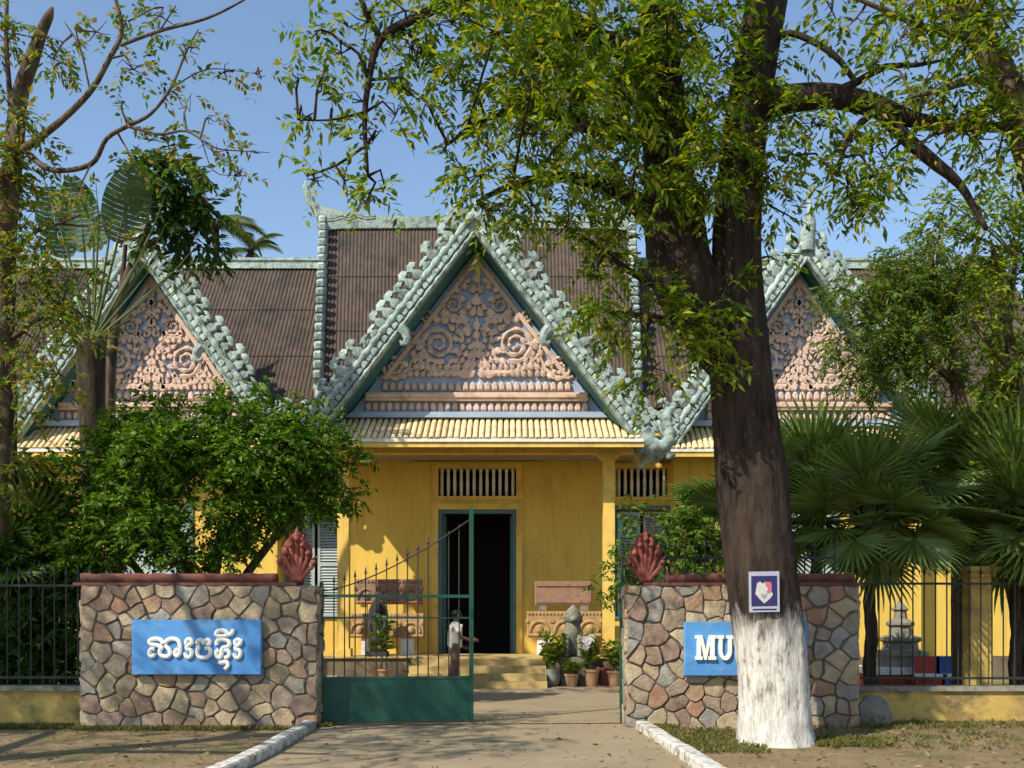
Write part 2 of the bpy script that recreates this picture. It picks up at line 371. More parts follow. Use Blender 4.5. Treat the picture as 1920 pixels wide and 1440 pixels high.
b = MB(); b.box(HX0+.4, HX1-.4, 26.37, 33.9, FL-.1, FL-.004); part(b, 'interior_floor', M['dark'], mus)
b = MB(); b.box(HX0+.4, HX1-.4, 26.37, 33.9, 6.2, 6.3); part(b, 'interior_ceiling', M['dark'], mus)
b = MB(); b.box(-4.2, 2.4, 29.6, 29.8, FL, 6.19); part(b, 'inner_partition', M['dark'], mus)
# podium and steps
PY = 23.85
b = MB(); b.box(CX-4.05, CX+4.05, PY, 25.99, 0, FL); part(b, 'podium', M['podium'], mus)
b = MB(); b.box(CX-4.15, CX+4.15, PY-.06, 25.98, FL, FL+.035); part(b, 'podium_floor', M['step'], mus)
for k in range(4):
    b = MB(); t = .34; b.box(-2.35-.0*k, .78, PY-.07-(4-k)*t+.0, PY-.07-(3-k)*t, 0, (k+1)*.155-.0)
    part(b, 'step', M['step'], mus)
for x0, x1 in ((HX0-.1, CX-4.06), (CX+4.06, HX1+.1)):
    b = MB(); b.box(x0, x1, 25.75, 25.99, 0, FL-.02); part(b, 'plinth', M['podium'], mus)
# pillars
def pillar(px, d=24.0, wd=.27):
    x = X(px, d); b = MB(); b.box(x-wd/2, x+wd/2, d, d+wd, FL+.036, 5.30); p = part(b, 'pillar', M['yellow_pale'], mus)
    b = MB(); b.box(x-wd/2-.05, x+wd/2+.05, d-.05, d+wd+.05, FL+.036, FL+.22); part(b, 'pillar_base', M['yellow_pale'], p)
    b = MB(); b.prism([(x-wd/2-.002, 5.301),(x+wd/2+.002, 5.301),(x+wd/2+.14, 5.44),(x+wd/2+.14, 5.469),(x-wd/2-.14,5.469),(x-wd/2-.14,5.44)], d-.01, d+wd+.01); part(b, 'pillar_capital', M['yellow_pale'], p)
pillar(643); pillar(1142)
b = MB(); b.box(CX-3.75, CX+3.75, 24.0, 24.27, 5.47, 5.60); part(b, 'porch_beam', M['yellow_pale'], mus)
b = MB(); b.box(CX-3.88, CX+3.88, 23.22, 25.99, 5.601, 5.70); part(b, 'porch_ceiling', M['ceil'], mus)
b = MB(); b.box(CX-3.9, CX+3.9, 23.10, 23.20, 5.585, 5.665); part(b, 'fascia', M['cream'], mus)
b = MB(); b.box(CX-3.86, CX+3.86, 23.14, 23.20, 5.47, 5.584); part(b, 'fascia_board', M['yellow_pale'], mus)
# door, transom grille, trims
def bars(x0, x1, z0, z1, y, n, parent, mat):
    wd = .085; prof = []
    me = MB().lathe([(.030,0),(.046,.03),(.046,.07),(.036,.11),(.046,(z1-z0)*.5),(.036,z1-z0-.11),(.046,z1-z0-.07),(.046,z1-z0-.03),(.030,z1-z0)], seg=8).mesh('baluster', mat, True)
    for k in range(n):
        inst('baluster', me, Matrix.Translation((x0+(k+.5)*(x1-x0)/n, y, z0)), parent)
def trim(x0, x1, z0, z1, wd, y, dep, mat, name, parent, sill=True):
    b = MB(); b.box(x0-wd, x0, y-dep, y-.001, z0, z1+wd).box(x1, x1+wd, y-dep, y-.001, z0, z1+wd).box(x0+.001, x1-.001, y-dep, y-.001, z1, z1+wd-.002)
    if sill: b.box(x0+.001, x1-.001, y-dep, y-.001, z0, z0+wd*.6)
    return part(b, name, mat, parent)
gr = trim(*vent, .15, 26, .06, M['yellow_pale'], 'transom_surround', mus)
bars(vent[0], vent[1], vent[2], vent[3], 26.12, 12, gr, M['white'])
ds = trim(door[0], door[1], FL+.036, door[3], .15, 26, .055, M['yellow_pale'], 'door_surround', mus, False)
b = MB(); fw = .10; z0, z1 = FL+.036, door[3]
b.box(door[0]+.003, door[0]+fw, 26.02, 26.14, z0, z1-.003).box(door[1]-fw, door[1]-.003, 26.02, 26.14, z0, z1-.003).box(door[0]+fw+.001, door[1]-fw-.001, 26.02, 26.14, z1-fw, z1-.003)
df = part(b, 'door_frame', M['doorframe'], mus)
b = MB(); b.box(door[0]+fw+.01, door[0]+fw+.07, 26.16, 26.34, z0, z1-fw-.02).box(door[0]+fw+.01, door[0]+fw+.06, 26.36, 27.2, z0, z1-fw-.02)
part(b, 'door_leaf', M['doorframe'], df)
b = MB(); b.box(door[1]-fw-.06, door[1]-fw-.01, 26.36, 27.2, z0, z1-fw-.02); part(b, 'door_leaf', M['doorframe'], df)
b = MB(); b.box(-2.55, .75, 25.93, 25.995, 5.50, 5.57); part(b, 'lintel_moulding', M['yellow'], mus)
for x0, x1 in sides:
    gr = trim(x0, x1, 4.6, 5.41, .12, 26, .06, M['yellow_pale'], 'window_surround', mus)
    bars(x0, x1, 4.6, 5.41, 26.12, 8, gr, M['white'])
    wf = trim(x0, x1, 1.55, 4.35, .10, 26, .05, M['doorframe'], 'window_frame', mus)
    nz = 3
    for sx in (0, 1):
        xa = x0+.04 + sx*(x1-x0)/2; xb = xa + (x1-x0)/2 - .08
        b = MB(); b.box(xa, xa+.07, 26.05, 26.10, 1.6, 4.3).box(xb-.07, xb, 26.05, 26.10, 1.6, 4.3).box(xa+.071, xb-.071, 26.05, 26.10, 1.6, 1.7).box(xa+.071, xb-.071, 26.05, 26.10, 4.2, 4.3).box(xa+.071, xb-.071, 26.05, 26.10, 2.9, 3.0)
        sh = part(b, 'shutter', M['shutter'], wf)
    b = MB()
    for sx in (0, 1):
        xa = x0+.112 + sx*(x1-x0)/2; xb = xa + (x1-x0)/2 - .224
        for k in range(34):
            z = 1.72+k*.073
            if 2.86 < z < 3.0: continue
            b.quad((xa,26.055,z),(xb,26.055,z),(xb,26.095,z+.06),(xa,26.095,z+.06))
    part(b, 'louvre', M['shutter'], wf, kind='stuff')

# ------------------------------------------------ roofs
def corrugated(r0, r1, e0, e1, pitch, name, rows=3, amp=.035):
    """tiled slope between ridge r0-r1 and eave e0-e1, rib profile across, laps down the slope"""
    r0, r1, e0, e1 = map(V, (r0, r1, e0, e1)); n = int((r1-r0).length/pitch); seg = 4
    N = (r1-r0).cross(e0-r0).normalized()
    if N.z < 0: N = -N
    b = MB(); cols = n*seg+1
    for row in range(rows):
        for end in (0, 1):
            t = (row+end)/rows; a, c = r0.lerp(e0, t), r1.lerp(e1, t); lift = .022*end + .012
            for k in range(cols):
                h = amp*(abs(math.sin(math.pi*k/seg))**.8 if True else 0)
                p = a.lerp(c, k/(cols-1)) + N*(h+lift); b.v.append(tuple(p))
        i = row*2*cols
        for k in range(cols-1): b.f.append((i+k, i+k+1, i+cols+k+1, i+cols+k))
        if row:                                                   # riser of the lap
            j = (row-1)*2*cols+cols
            for k in range(cols-1): b.f.append((j+k, j+k+1, i+k+1, i+k))
    return part(b, name, M['roof'], mus, kind='stuff')
RD = 30.0; RZ = Z(428, RD); rl, rr = X(612, RD), X(1180, RD)
ED, EZ = 26.2, Z(735, 26.2); eL, eR = X(602, 26.2), X(1192, 26.2)
corrugated((rl,RD,RZ),(rr,RD,RZ),(eL,ED,EZ),(eR,ED,EZ), .105, 'roof_tiles', 3)
b = MB(); b.prism([(RD, RZ-.03),(ED, EZ-.03),(ED, EZ-.25),(33.9, EZ-.25),(33.9, EZ-.03)], eL+.08, eR-.08, axis='x'); part(b, 'roof_core', M['roof'], mus)
b = MB(); b.quad((rl,RD,RZ),(eL,33.95,EZ),(eR,33.95,EZ),(rr,RD,RZ)); part(b, 'rear_slope', M['roof'], mus)
SZ = Z(505, RD); SE = Z(748, 26.1)
for x0, x1 in ((HX0-.4, eL+.02), (eR-.02, HX1+.4)):
    corrugated((x0,RD,SZ),(x1,RD,SZ),(x0,25.9,SE-.3),(x1,25.9,SE-.3), .11, 'roof_tiles', 3)
    b = MB(); b.prism([(RD, SZ-.03),(25.9, SE-.33),(25.9, SE-.5),(34.1, SE-.5),(34.1, SE-.33)], x0+.05, x1-.05, axis='x'); part(b, 'roof_core', M['roof'], mus)
    b = MB(); b.box(x0, x1, RD-.16, RD+.16, SZ-.02, SZ+.20).box(x0, x1, RD-.2, RD+.2, SZ+.201, SZ+.28); part(b, 'ridge_cap', M['mint'], mus)
# central ridge with its up-swept horns
half_top = [(573,343),(581,374),(603,391),(650,402),(720,409),(894,413)]; half_bot = [(894,432),(640,433),(612,436),(597,429),(591,402),(579,385),(568,360)]
mir = lambda q: (1788-q[0], q[1])
outl = half_top + [mir(q) for q in half_top[::-1][1:]] + [mir(q) for q in half_bot[::-1]][:-1] + half_bot
part(MB().prism([(X(a,RD), Z(c,RD)) for a, c in outl], RD-.18, RD+.18, .03), 'ridge_crest', M['mint'], mus)
for off in (6, 14):
    pts = [V((X(a,RD), RD-.185, Z(c+off*.5,RD))) for a, c in ((608,412),(630,410),(645,406),(655,410),(672,403),(690,408),(705,406))]
    part(MB().tube(pts, .025, 6), 'ridge_moulding', M['mint'], mus)

# ------------------------------------------------ ornament meshes shared by all gables
fl = [(-.10,0),(-.14,.11),(-.09,.22),(-.14,.33),(-.03,.43),(.11,.42),(.18,.32),(.09,.285),(.05,.33),(.01,.27),(.05,.19),(.11,.11),(.10,0)]
FLAME = MB().prism(fl, -.075, .075, .03).mesh('crest_flame', M['mint'], True)
scl = [(-.14,-.02),(-.13,.12),(-.04,.20),(.08,.19),(.15,.09),(.12,-.02)]
SCALE = MB().prism(scl, -.07, .05, .025).mesh('naga_scale', M['mint'], True)
PETAL = MB().prism([(-.065,0),(-.078,.10),(-.05,.19),(0,.225),(.05,.19),(.078,.10),(.065,0)], -.10, 0, .035).mesh('lotus_petal', M['relief'], True)
def leafmesh(k):
    o = [(-.05,0),(-.10,.07),(-.095,.14),(-.055,.12),(-.085,.20),(-.03,.21),(.0,.31+.03*k),(.055,.22),(.04,.19),(.095,.16),(.085,.08),(.05,0)]
    b = MB().prism(o, -.10, 0, .02); return b
LEAVES = [leafmesh(k).mesh('relief_leaf', M['relief'], True) for k in range(2)]
def scroll(r, turns, seg=46, thick=.085, lump=.3, a0=0):
    pts, rad = [], []
    for k in range(seg+1):
        t = k/seg; a = a0 + t*turns*2*math.pi; rr_ = r*(1-.86*t)
        pts.append(V((rr_*math.cos(a), -.045, rr_*math.sin(a)))); rad.append(thick*.82*(1-.35*t)*(1+.42*math.sin(k*1.9)))
    return MB().tube(pts, rad, 6)
EYE_BALL = None

def terminal(E, s, y, k=1.0):
    """naga rising from the foot of a bargeboard: throat, head, beak and frill"""
    q = [(-.10,.16),(.02,-.06),(.20,-.20),(.40,-.20),(.52,-.06),(.53,.14),(.46,.32),(.44,.50),(.52,.66),(.66,.74)]
    rad = [.17,.18,.17,.16,.16,.15,.145,.15,.13,.04]
    pts = [E + V((s*a*k, 0, c*k)) for a, c in q]
    # denser, smoothed path
    P2, R2 = [], []
    for i in range(len(pts)-1):
        for t in (0, .34, .67):
            P2.append(pts[i].lerp(pts[i+1], t)); R2.append((rad[i]+(rad[i+1]-rad[i])*t)*k*(1+.10*math.sin(len(P2)*2.1)))
    P2.append(pts[-1]); R2.append(rad[-1]*k)
    return MB().tube(P2, R2, 9), [(pts[3],V((s*.55,0,-.83))),(pts[5],V((s*1,0,.05))),(pts[6],V((s*.85,0,.5))),(pts[8],V((-s*.55,0,.83))),(pts[7],V((-s*.95,0,.25)))]

def gable(cx, yf, yt, za, ze, hw, zb, sc_, central):
    """one carved gable: bargeboards, soffits, tympanum with relief, roof slopes behind"""
    A = V((cx, yf, za)); dz = za-ze; L = math.hypot(hw, dz); drop = L/hw
    G = {}
    for s in (-1, 1):
        E = V((cx+s*hw, yf, ze)); t = (A-E).normalized(); n = V((s*dz/L, 0, hw/L))
        def band(o0, o1, y0, y1, bev=0, a_top=None):
            pa, pb = A+V((0,0,o1*drop)), E+n*o1; pc, pd = E+n*o0, A+V((0,0,o0*drop))
            g = .003*s
            return MB().prism([(pa.x+g,pa.z),(pb.x,pb.z),(pc.x,pc.z),(pd.x+g,pd.z)], y0, y1, bev)
        brd = part(band(-.27, 0, yf, yf+.16), 'bargeboard', M['mint'], mus)
        part(band(-.24, -.14, yf+.165, yt+.4), 'soffit', M['teal'], brd)
        part(band(-.135, .0, yf+.17, 29.0), 'gable_roof_slope', M['roof'], mus)
        # naga body along the edge, lower rib
        m = int(L/.06); pts = [E.lerp(A, k/m)+n*.03+V((0,-.03,0)) for k in range(m+1)]
        part(MB().tube(pts, [.085*(1+.22*math.sin(k*1.15)) for k in range(m+1)], 8), 'naga_body', M['mint'], brd, 'all')
        m2 = int(L/.05); pts = [E.lerp(A-V((0,0,.23*drop))+n*.23, k/m2)-n*.23+V((0,-.02,0)) for k in range(m2+1)]
        part(MB().tube(pts, [.045*(1+.25*math.sin(k*.9)) for k in range(m2+1)], 6), 'lower_rib', M['mint'], brd, 'all')
        nf = int(L/.27)
        for k in range(nf):
            f = (k+.35)/nf
            if f > .985: continue
            u = t; yy = n.cross(u); jit = random.uniform(.9, 1.1)
            o = E.lerp(A, f)+n*.10+V((0,.04+random.uniform(-.02,.02),0))
            inst('crest_flame', FLAME, basis(o, u*jit*1.0, yy*random.uniform(.8,1.2), n*random.choice((.55,.85,.95,1.0,1.05,1.1))), brd)
        ns = int(L/.19)
        for k in range(ns):
            f = (k+.5)/ns; o = E.lerp(A, f)-n*.15+V((0,-.012,0))
            if f > .95: continue
            inst('naga_scale', SCALE, basis(o, t*random.uniform(.55,.72), n.cross(t), n*random.uniform(.6,.8)), brd)
        # mid bracket curl hanging from the board
        o = E.lerp(A, .52)-n*.25+V((0,-.02,0))
        q = [(0,0),(.02,-.14),(.10,-.26),(.20,-.30),(.27,-.24),(.24,-.15)]
        part(MB().tube([o - t*a + n*c for a, c in q], [.13,.12,.10,.085,.06,.02], 8), 'bracket_curl', M['mint'], brd, True)
        tm, frill = terminal(E, s, yf, .95 if central else 1.0)
        tp = part(tm, 'naga_terminal', M['mint'], mus, True)
        for o, dr in frill:
            dr = dr.normalized(); u = V((-dr.z,0,dr.x)) if s > 0 else V((dr.z,0,-dr.x))
            inst('frill_flame', FLAME, basis(o+dr*.07, u*.8, dr.cross(u)*.8, dr*.62), tp)
    # apex finial
    q = [(0,-.25,.17),(.0,.0,.19),(.0,.15,.20),(.05,.42,.17),(.075,.62,.10),(.06,.85,.055),(.06,1.1,.03),(.075,1.35,.008)]
    k = .45 if central else 1.0
    part(MB().tube([A+V((a*k,-.02,c*k)) for a, c, r in q], [r*k for a, c, r in q], 10), 'apex_finial', M['mint'], mus, True)
    # tympanum
    top = za-.26*drop; hb = hw*(top-zb)/dz
    tym = part(MB().prism([(cx-hb,zb),(cx+hb,zb),(cx,top)], yt, yt+.25), 'tympanum', M['blue_bg'], mus)
    for s in (-1, 1):
        o0, o1 = -.47, -.37
        n = V((s*dz/L,0,hw/L)); E = V((cx+s*hw,yf,ze))
        def at(o, z):                                   # x on the offset rake line at height z
            return cx + s*max(0, hw*((za+o*drop)-z)/dz)
        zlo = zb+.93
        part(MB().prism([(cx+.004*s,za+o1*drop),(at(o1,zlo),zlo),(at(o0,zlo),zlo),(cx+.004*s,za+o0*drop)], yt-.09, yt-.001, .02), 'rake_trim', M['orange_trim'], tym)
    def wid(z, o=-.31): return max(0, hw*((za+o*drop)-z)/dz)
    part(MB().prism([(cx-wid(zb+.02)-.1,zb+.001),(cx+wid(zb+.02)+.1,zb+.001),(cx+wid(zb+.1),zb+.13),(cx-wid(zb+.1),zb+.13)], yt-.22, yt-.001, .02), 'base_ledge', M['blue_bg'], tym)
    mw = wid(zb+.5)-.02
    part(MB().box(cx-mw, cx+mw, yt-.15, yt-.002, zb+.41, zb+.48).box(cx-mw+.02, cx+mw-.02, yt-.19, yt-.003, zb+.481, zb+.56).box(cx-mw, cx+mw, yt-.13, yt-.002, zb+.561, zb+.61), 'moulding', M['orange_trim'], tym)
    for zz, o in ((.165,-.34),(.66,-.36)):
        wv = wid(zb+zz+.22, o)-.04; n = int(2*wv/.172)
        for k in range(n):
            inst('lotus_petal', PETAL, Matrix.Translation((cx-wv+(k+.5)*2*wv/n, yt, zb+zz)), tym)
    # relief: scrolls and leaves, mirrored about the axis
    sp = [(.92,1.78,.44,2.3,.085),(.56,2.72,.27,1.9,.06),(1.98,1.24,.30,1.8,.06),(.30,3.36,.14,1.4,.045),(.34,2.20,.16,1.3,.045),(1.56,1.92,.20,1.5,.05),(2.42,1.10,.13,1.4,.04),(1.18,2.46,.16,1.4,.045)]
    for (u, v, r, tu, th) in sp:
        for s in (-1, 1):
            b = scroll(r, tu, thick=th, a0=math.radians(250))
            b.xform(Matrix.Translation((cx+s*u*sc_, yt, zb+v*sc_)) @ Matrix.Diagonal((s*sc_,1,sc_,1)))
            if s < 0: b.f = [f[::-1] for f in b.f]
            part(b, 'relief_scroll', M['relief'], tym, True)
    for s in (-1, 1):                                   # the long vine that carries the big scrolls
        q = [(.12,1.02),(.45,1.10),(.85,1.10),(1.22,1.22),(1.50,1.55),(1.62,1.2),(1.9,.98),(2.3,1.0)]
        part(MB().tube([V((cx+s*a*sc_, yt-.02, zb+c*sc_)) for a, c in q], [.07,.09,.08,.085,.07,.07,.07,.04], 7), 'relief_vine', M['relief'], tym, True)
        q = [(.10,2.1),(.40,2.42),(.80,2.42),(1.05,2.25)]
        part(MB().tube([V((cx+s*a*sc_, yt-.02, zb+c*sc_)) for a, c in q], [.05,.075,.07,.03], 7), 'relief_vine', M['relief'], tym, True)
    leaves = []
    def leaf(u, v, ang, k=1.0): leaves.append((u, v, ang, k))
    for v, ww, k in ((.96,.34,1.0),(1.18,.26,.95),(1.42,.17,.9),(1.66,.08,.85),(1.9,0,.9),(2.12,.0,1.0),(2.45,.12,.9),(2.72,.07,1.0),(3.0,.12,.95),(3.25,.05,1.0),(3.52,0,1.0),(3.75,0,.9)):
        if ww:
            for s in (-1, 1):
                leaf(s*ww, v, -s*.35, k)
                if ww > .15: leaf(s*ww*.4, v+.02, -s*.12, k)
        else: leaf(0, v, 0, k)
    for (u, v, r, tu, th) in sp:
        m = max(5, int(r*24))
        for k in range(m):
            a = -.5 + k*(2*math.pi*.78)/m
            for s in (-1, 1):
                rr2 = r*1.16; leaf(s*(u+rr2*math.cos(a)), v+rr2*math.sin(a), s*(-math.pi/2+a) if s > 0 else -(-math.pi/2+a), .66+.2*random.random())
    v = 1.0
    while v < 3.6:                                       # flame leaves that fill in along the rakes
        lim = (wid(zb+v*sc_, -.52)/sc_)
        u = lim-.10
        while u > .16:
            near = min(math.hypot(u-a, v-c)-r*1.10-.03 for a, c, r, _, _ in sp)
            if near > .01 and not (u < .25 and v < 1.6):
                for s in (-1, 1): leaf(s*u, v, -s*random.uniform(.1,.7), random.uniform(.58,.78))
            u -= random.uniform(.14,.18)
        v += .16
    join = MB()
    for i, (u, v, ang, k) in enumerate(leaves):
        if abs(u)*sc_ > wid(zb+v*sc_, -.48): continue
        Mx = Matrix.Translation((cx+u*sc_, yt, zb+v*sc_)) @ Matrix.Rotation(-ang if True else 0, 4, 'Y').inverted() @ Matrix.Diagonal((k*sc_,1,k*sc_,1))
        if central and i < 295: inst('relief_leaf', LEAVES[i % 2], Mx, tym)
        else:
            lb = leafmesh(i % 2).xform(Mx); o = len(join.v); join.v += lb.v; join.f += [tuple(q+o for q in f) for f in lb.f]
    if join.v: part(join, 'relief_foliage', M['relief'], tym, True, kind='stuff')
    # tiled pent eave below the tympanum
    yb_, zt_, yf_, zf_ = yt-.02, zb-.02, yf-.12, ze-.03
    xw = hw*1.0
    part(MB().prism([(yf_+.02,zf_-.03),(yb_,zt_-.05),(yb_,zt_-.16),(yf_+.02,zf_-.08)], cx-xw+.05, cx+xw-.05, axis='x'), 'eave_deck', M['tile'], mus)
    nt_ = int(2*xw/.142); pw = 2*xw/nt_
    d = V((0, yb_-yf_, zt_-zf_)); Ld = d.length; d.normalize(); up = V((0,-d.z,d.y))
    tb = MB()
    for e, (y, k) in enumerate(((0,1.0),(Ld*.5,.96),(Ld*.502,1.04),(Ld,.98))):
        for a in range(7):
            an = math.pi*a/6; tb.v.append((-math.cos(an)*pw*.40*k, y, math.sin(an)*pw*.30*k))
    for e in range(3):
        for a in range(6): tb.f.append((e*7+a, e*7+a+1, e*7+8+a, e*7+7+a))
    tb.f.append(tuple(range(7))[::-1])
    tm = tb.mesh('eave_tile', M['tile'], True)
    for k in range(nt_):
        inst('eave_tile', tm, basis(V((cx-xw+(k+.5)*pw, yf_, zf_))+V((0,random.uniform(-.012,.012),0)), V((1,0,0)), d, up), mus)
    return tym
ZEAVE = 5.69
gable(CX, 23.22, 24.3, Z(402,23.22), ZEAVE, 3.95, 6.34, 1.0, True)
WY = 24.6
for wx in (X(266,WY), X(1513,WY)):
    gable(wx, WY, 25.35, Z(452,WY), ZEAVE, 3.50, 6.34, .92, False)
    # wing walls below
    hs = [(wx-.9, wx+.9, 4.6, 5.41), (wx-.9, wx+.9, 1.55, 4.35)]
    part(holed_wall(wx-3.1, wx+3.1, FL-.03, 5.62, 25.4, 25.65, hs), 'wing_wall', M['yellow'], mus)
    b = MB(); b.box(wx-3.2, wx+3.2, 25.3, 25.74, 0, FL-.031); part(b, 'plinth', M['podium'], mus)
    for s in (-1, 1):
        b = MB(); b.box(wx+s*2.97-.13, wx+s*2.97+.13, 25.651, 25.99, FL-.03, 5.6); part(b, 'wing_side_wall', M['yellow'], mus)
    gr = trim(hs[0][0], hs[0][1], 4.6, 5.41, .12, 25.4, .06, M['yellow_pale'], 'window_surround', mus); bars(wx-.9, wx+.9, 4.6, 5.41, 25.5, 10, gr, M['white'])
    wf = trim(hs[1][0], hs[1][1], 1.55, 4.35, .10, 25.4, .05, M['doorframe'], 'window_frame', mus)
    for sx in (0, 1):
        xa = wx-.88+sx*.9; b = MB(); b.box(xa, xa+.86, 25.46, 25.50, 1.58, 4.32); part(b, 'shutter', M['shutter'], wf)
    b = MB(); b.box(wx-3.42, wx+3.42, WY-.02, 25.39, 5.58, 5.66); part(b, 'eave_ceiling', M['ceil'], mus)
    b = MB(); b.box(wx-3.45, wx+3.45, WY-.12, WY-.03, 5.585, 5.665); part(b, 'fascia', M['cream'], mus)
    b = MB(); b.box(wx-3.4, wx+3.4, WY-.09, WY-.03, 5.47, 5.584); part(b, 'fascia_board', M['yellow_pale'], mus)
# verges of the tall central roof, seen almost edge-on
for (a, e, s) in ((V((rl,RD,RZ)), V((eL,ED,EZ)), -1), (V((rr,RD,RZ)), V((eR,ED,EZ)), 1)):
    L = (a-e).length; t = (a-e).normalized(); n = V((0,-t.z,t.y)).normalized()
    if n.z < 0: n = -n
    sd = t.cross(n)
    m = int(L/.08)
    vb = part(MB().tube([e.lerp(a, k/m)+V((s*.06,0,0))+n*.06 for k in range(m+1)], [.13*(1+.1*math.sin(k*1.3)) for k in range(m+1)], 8), 'verge_board', M['mint'], mus, 'all')
    nf = int(L/.36)
    for k in range(nf):
        o = e.lerp(a, (k+.5)/nf)+V((s*.03,0,0))+n*.12
        inst('crest_flame', FLAME, basis(o, t*.72, sd*1.5, n*.95), vb)
    q = [(.0,.10),(-.02,-.2),(.06,-.5),(.02,-.85),(-.10,-1.0),(-.16,-.8),(-.14,-.55)]
    part(MB().tube([e+V((s*p,-.15,c)) for p, c in q], [.15,.15,.14,.16,.14,.10,.03], 8), 'naga_terminal', M['mint'], mus, True)
# ================================================================== stone gate walls
def voronoi(w_, h_, step, jit=.42):
    pts = []
    for _ in range(9000):
        p = (random.uniform(.03,w_-.03), random.uniform(.03,h_-.03)); r = step*random.choice((.62,.75,.9,1.05,1.2))
        if all(math.hypot(p[0]-q[0], (p[1]-q[1])*1.12) > (r+q[2])*.5 for q in pts): pts.append((*p, r))
    pts = [(p[0], p[1]) for p in pts]
    cells = []
    for a in range(len(pts)):
        poly = [(0,0),(w_,0),(w_,h_),(0,h_)]; p = pts[a]
        for c in range(len(pts)):
            if c == a: continue
            q = pts[c]; mx, my = (p[0]+q[0])/2, (p[1]+q[1])/2; nx_, ny_ = q[0]-p[0], q[1]-p[1]; out = []
            for k in range(len(poly)):
                u, v = poly[k], poly[(k+1) % len(poly)]
                du, dv = (u[0]-mx)*nx_+(u[1]-my)*ny_, (v[0]-mx)*nx_+(v[1]-my)*ny_
                if du <= 0: out.append(u)
                if du*dv < 0:
                    t = du/(du-dv); out.append((u[0]+(v[0]-u[0])*t, u[1]+(v[1]-u[1])*t))
            poly = out
            if len(poly) < 3: break
        if len(poly) >= 3: cells.append(poly)
    return cells
def clean(poly, eps=.035):
    out = []
    for p in poly:
        if not out or math.hypot(p[0]-out[-1][0], p[1]-out[-1][1]) > eps: out.append(p)
    if len(out) > 2 and math.hypot(out[0][0]-out[-1][0], out[0][1]-out[-1][1]) < eps: out.pop()
    return out
def inset(poly, g):
    n = len(poly); L = []
    for k in range(n):
        a, b = poly[k], poly[(k+1) % n]; dx, dy = b[0]-a[0], b[1]-a[1]; l = math.hypot(dx, dy) or 1e-6
        nx, ny = -dy/l, dx/l; L.append((a[0]+nx*g, a[1]+ny*g, dx/l, dy/l))
    out = []
    for k in range(n):
        a, b = L[k-1], L[k]; cr = a[2]*b[3]-a[3]*b[2]
        if abs(cr) < .08: out.append((b[0], b[1])); continue
        t = ((b[0]-a[0])*b[3]-(b[1]-a[1])*b[2])/cr; out.append((a[0]+a[2]*t, a[1]+a[3]*t))
    return out
def warp(poly):
    """split long edges and push the points about with a smooth field, so the joints wander"""
    o = []
    for k in range(len(poly)):
        a, b = poly[k], poly[(k+1) % len(poly)]; o.append(a)
        if math.hypot(b[0]-a[0], b[1]-a[1]) > .17: t = random.uniform(.4,.6); o.append((a[0]+(b[0]-a[0])*t, a[1]+(b[1]-a[1])*t))
    return [(x+.022*math.sin(y*23+x*7)+.012*math.sin(y*41-x*29), y+.020*math.sin(x*19+y*9+1)+.012*math.sin(x*37+y*31)) for x, y in o]
def chaikin(poly, c=.22):
    o = []
    for k in range(len(poly)):
        a, b = poly[k], poly[(k+1) % len(poly)]
        o += [(a[0]+(b[0]-a[0])*c, a[1]+(b[1]-a[1])*c), (b[0]+(a[0]-b[0])*c, b[1]+(a[1]-b[1])*c)]
    return o
def stone_face(parent, o, u, n, w_, h_, step):
    """field stones on a vertical face: origin o (lower left), u along it, n outward"""
    zc = V((0,0,1))
    for c in voronoi(w_, h_, step):
        c = clean(c)
        if len(c) < 3: continue
        ar = sum(c[k][0]*c[(k+1)%len(c)][1]-c[(k+1)%len(c)][0]*c[k][1] for k in range(len(c)))/2
        if ar < 0: c = c[::-1]; ar = -ar
        if ar < .008: continue
        p = inset(c, .005+.011*random.random())
        a2 = sum(p[k][0]*p[(k+1)%len(p)][1]-p[(k+1)%len(p)][0]*p[k][1] for k in range(len(p)))/2
        if a2 <= .004 or a2 > ar: continue
        p = chaikin(warp(p), .13); m = len(p); cx = sum(q[0] for q in p)/m; cy = sum(q[1] for q in p)/m
        out = .018+.026*random.random(); tx, ty = random.uniform(-.05,.05), random.uniform(-.05,.05); b = MB()
        for sc2, dep in ((1,-.02),(1,out*.55),(.915,out)):
            for q in p:
                x, y = cx+(q[0]-cx)*sc2, cy+(q[1]-cy)*sc2
                dd = dep + ((x-cx)*tx+(y-cy)*ty if dep > 0 else 0)+ (random.uniform(-.006,.006) if dep > 0 else 0)
                b.v.append(tuple(u*(x-cx)+n*dd+zc*(y-cy)))
        for r in range(2):
            for k in range(m):
                k2 = (k+1) % m; b.f.append((r*m+k, r*m+k2, (r+1)*m+k2, (r+1)*m+k))
        b.f.append(tuple(2*m+k for k in range(m)))
        inst('stone', b.mesh('stone', M['stone'], True), Matrix.Translation(o+u*cx+zc*cy), parent)
WALLT = .46
def gate_wall(x0, x1, yf, h, label):
    t = thing('stone_gate_wall', label, 'wall', ((x0+x1)/2, yf+WALLT/2, 0))
    part(MB().box(x0+.02, x1-.02, yf+.02, yf+WALLT, -.1, h), 'mortar_core', M['mortar'], t)
    stone_face(t, V((x0, yf+.02, -.02)), V((1,0,0)), V((0,-1,0)), x1-x0, h+.02, .285)
    stone_face(t, V((x1-.02, yf+.02, -.02)), V((0,1,0)), V((1,0,0)), WALLT-.02, h+.02, .31)
    stone_face(t, V((x0+.02, yf+WALLT, -.02)), V((0,-1,0)), V((-1,0,0)), WALLT-.02, h+.02, .31)
    return t
LX0, LX1, RX0, RX1, WF = X(150,14.4), X(594,14.4), X(1174,14.4), X(1612,14.4), 14.4
WH = Z(1098, 14.4)
gate_wall(LX0, LX1, WF, WH, 'rubble stone gate wall carrying the blue sign in Khmer letters')
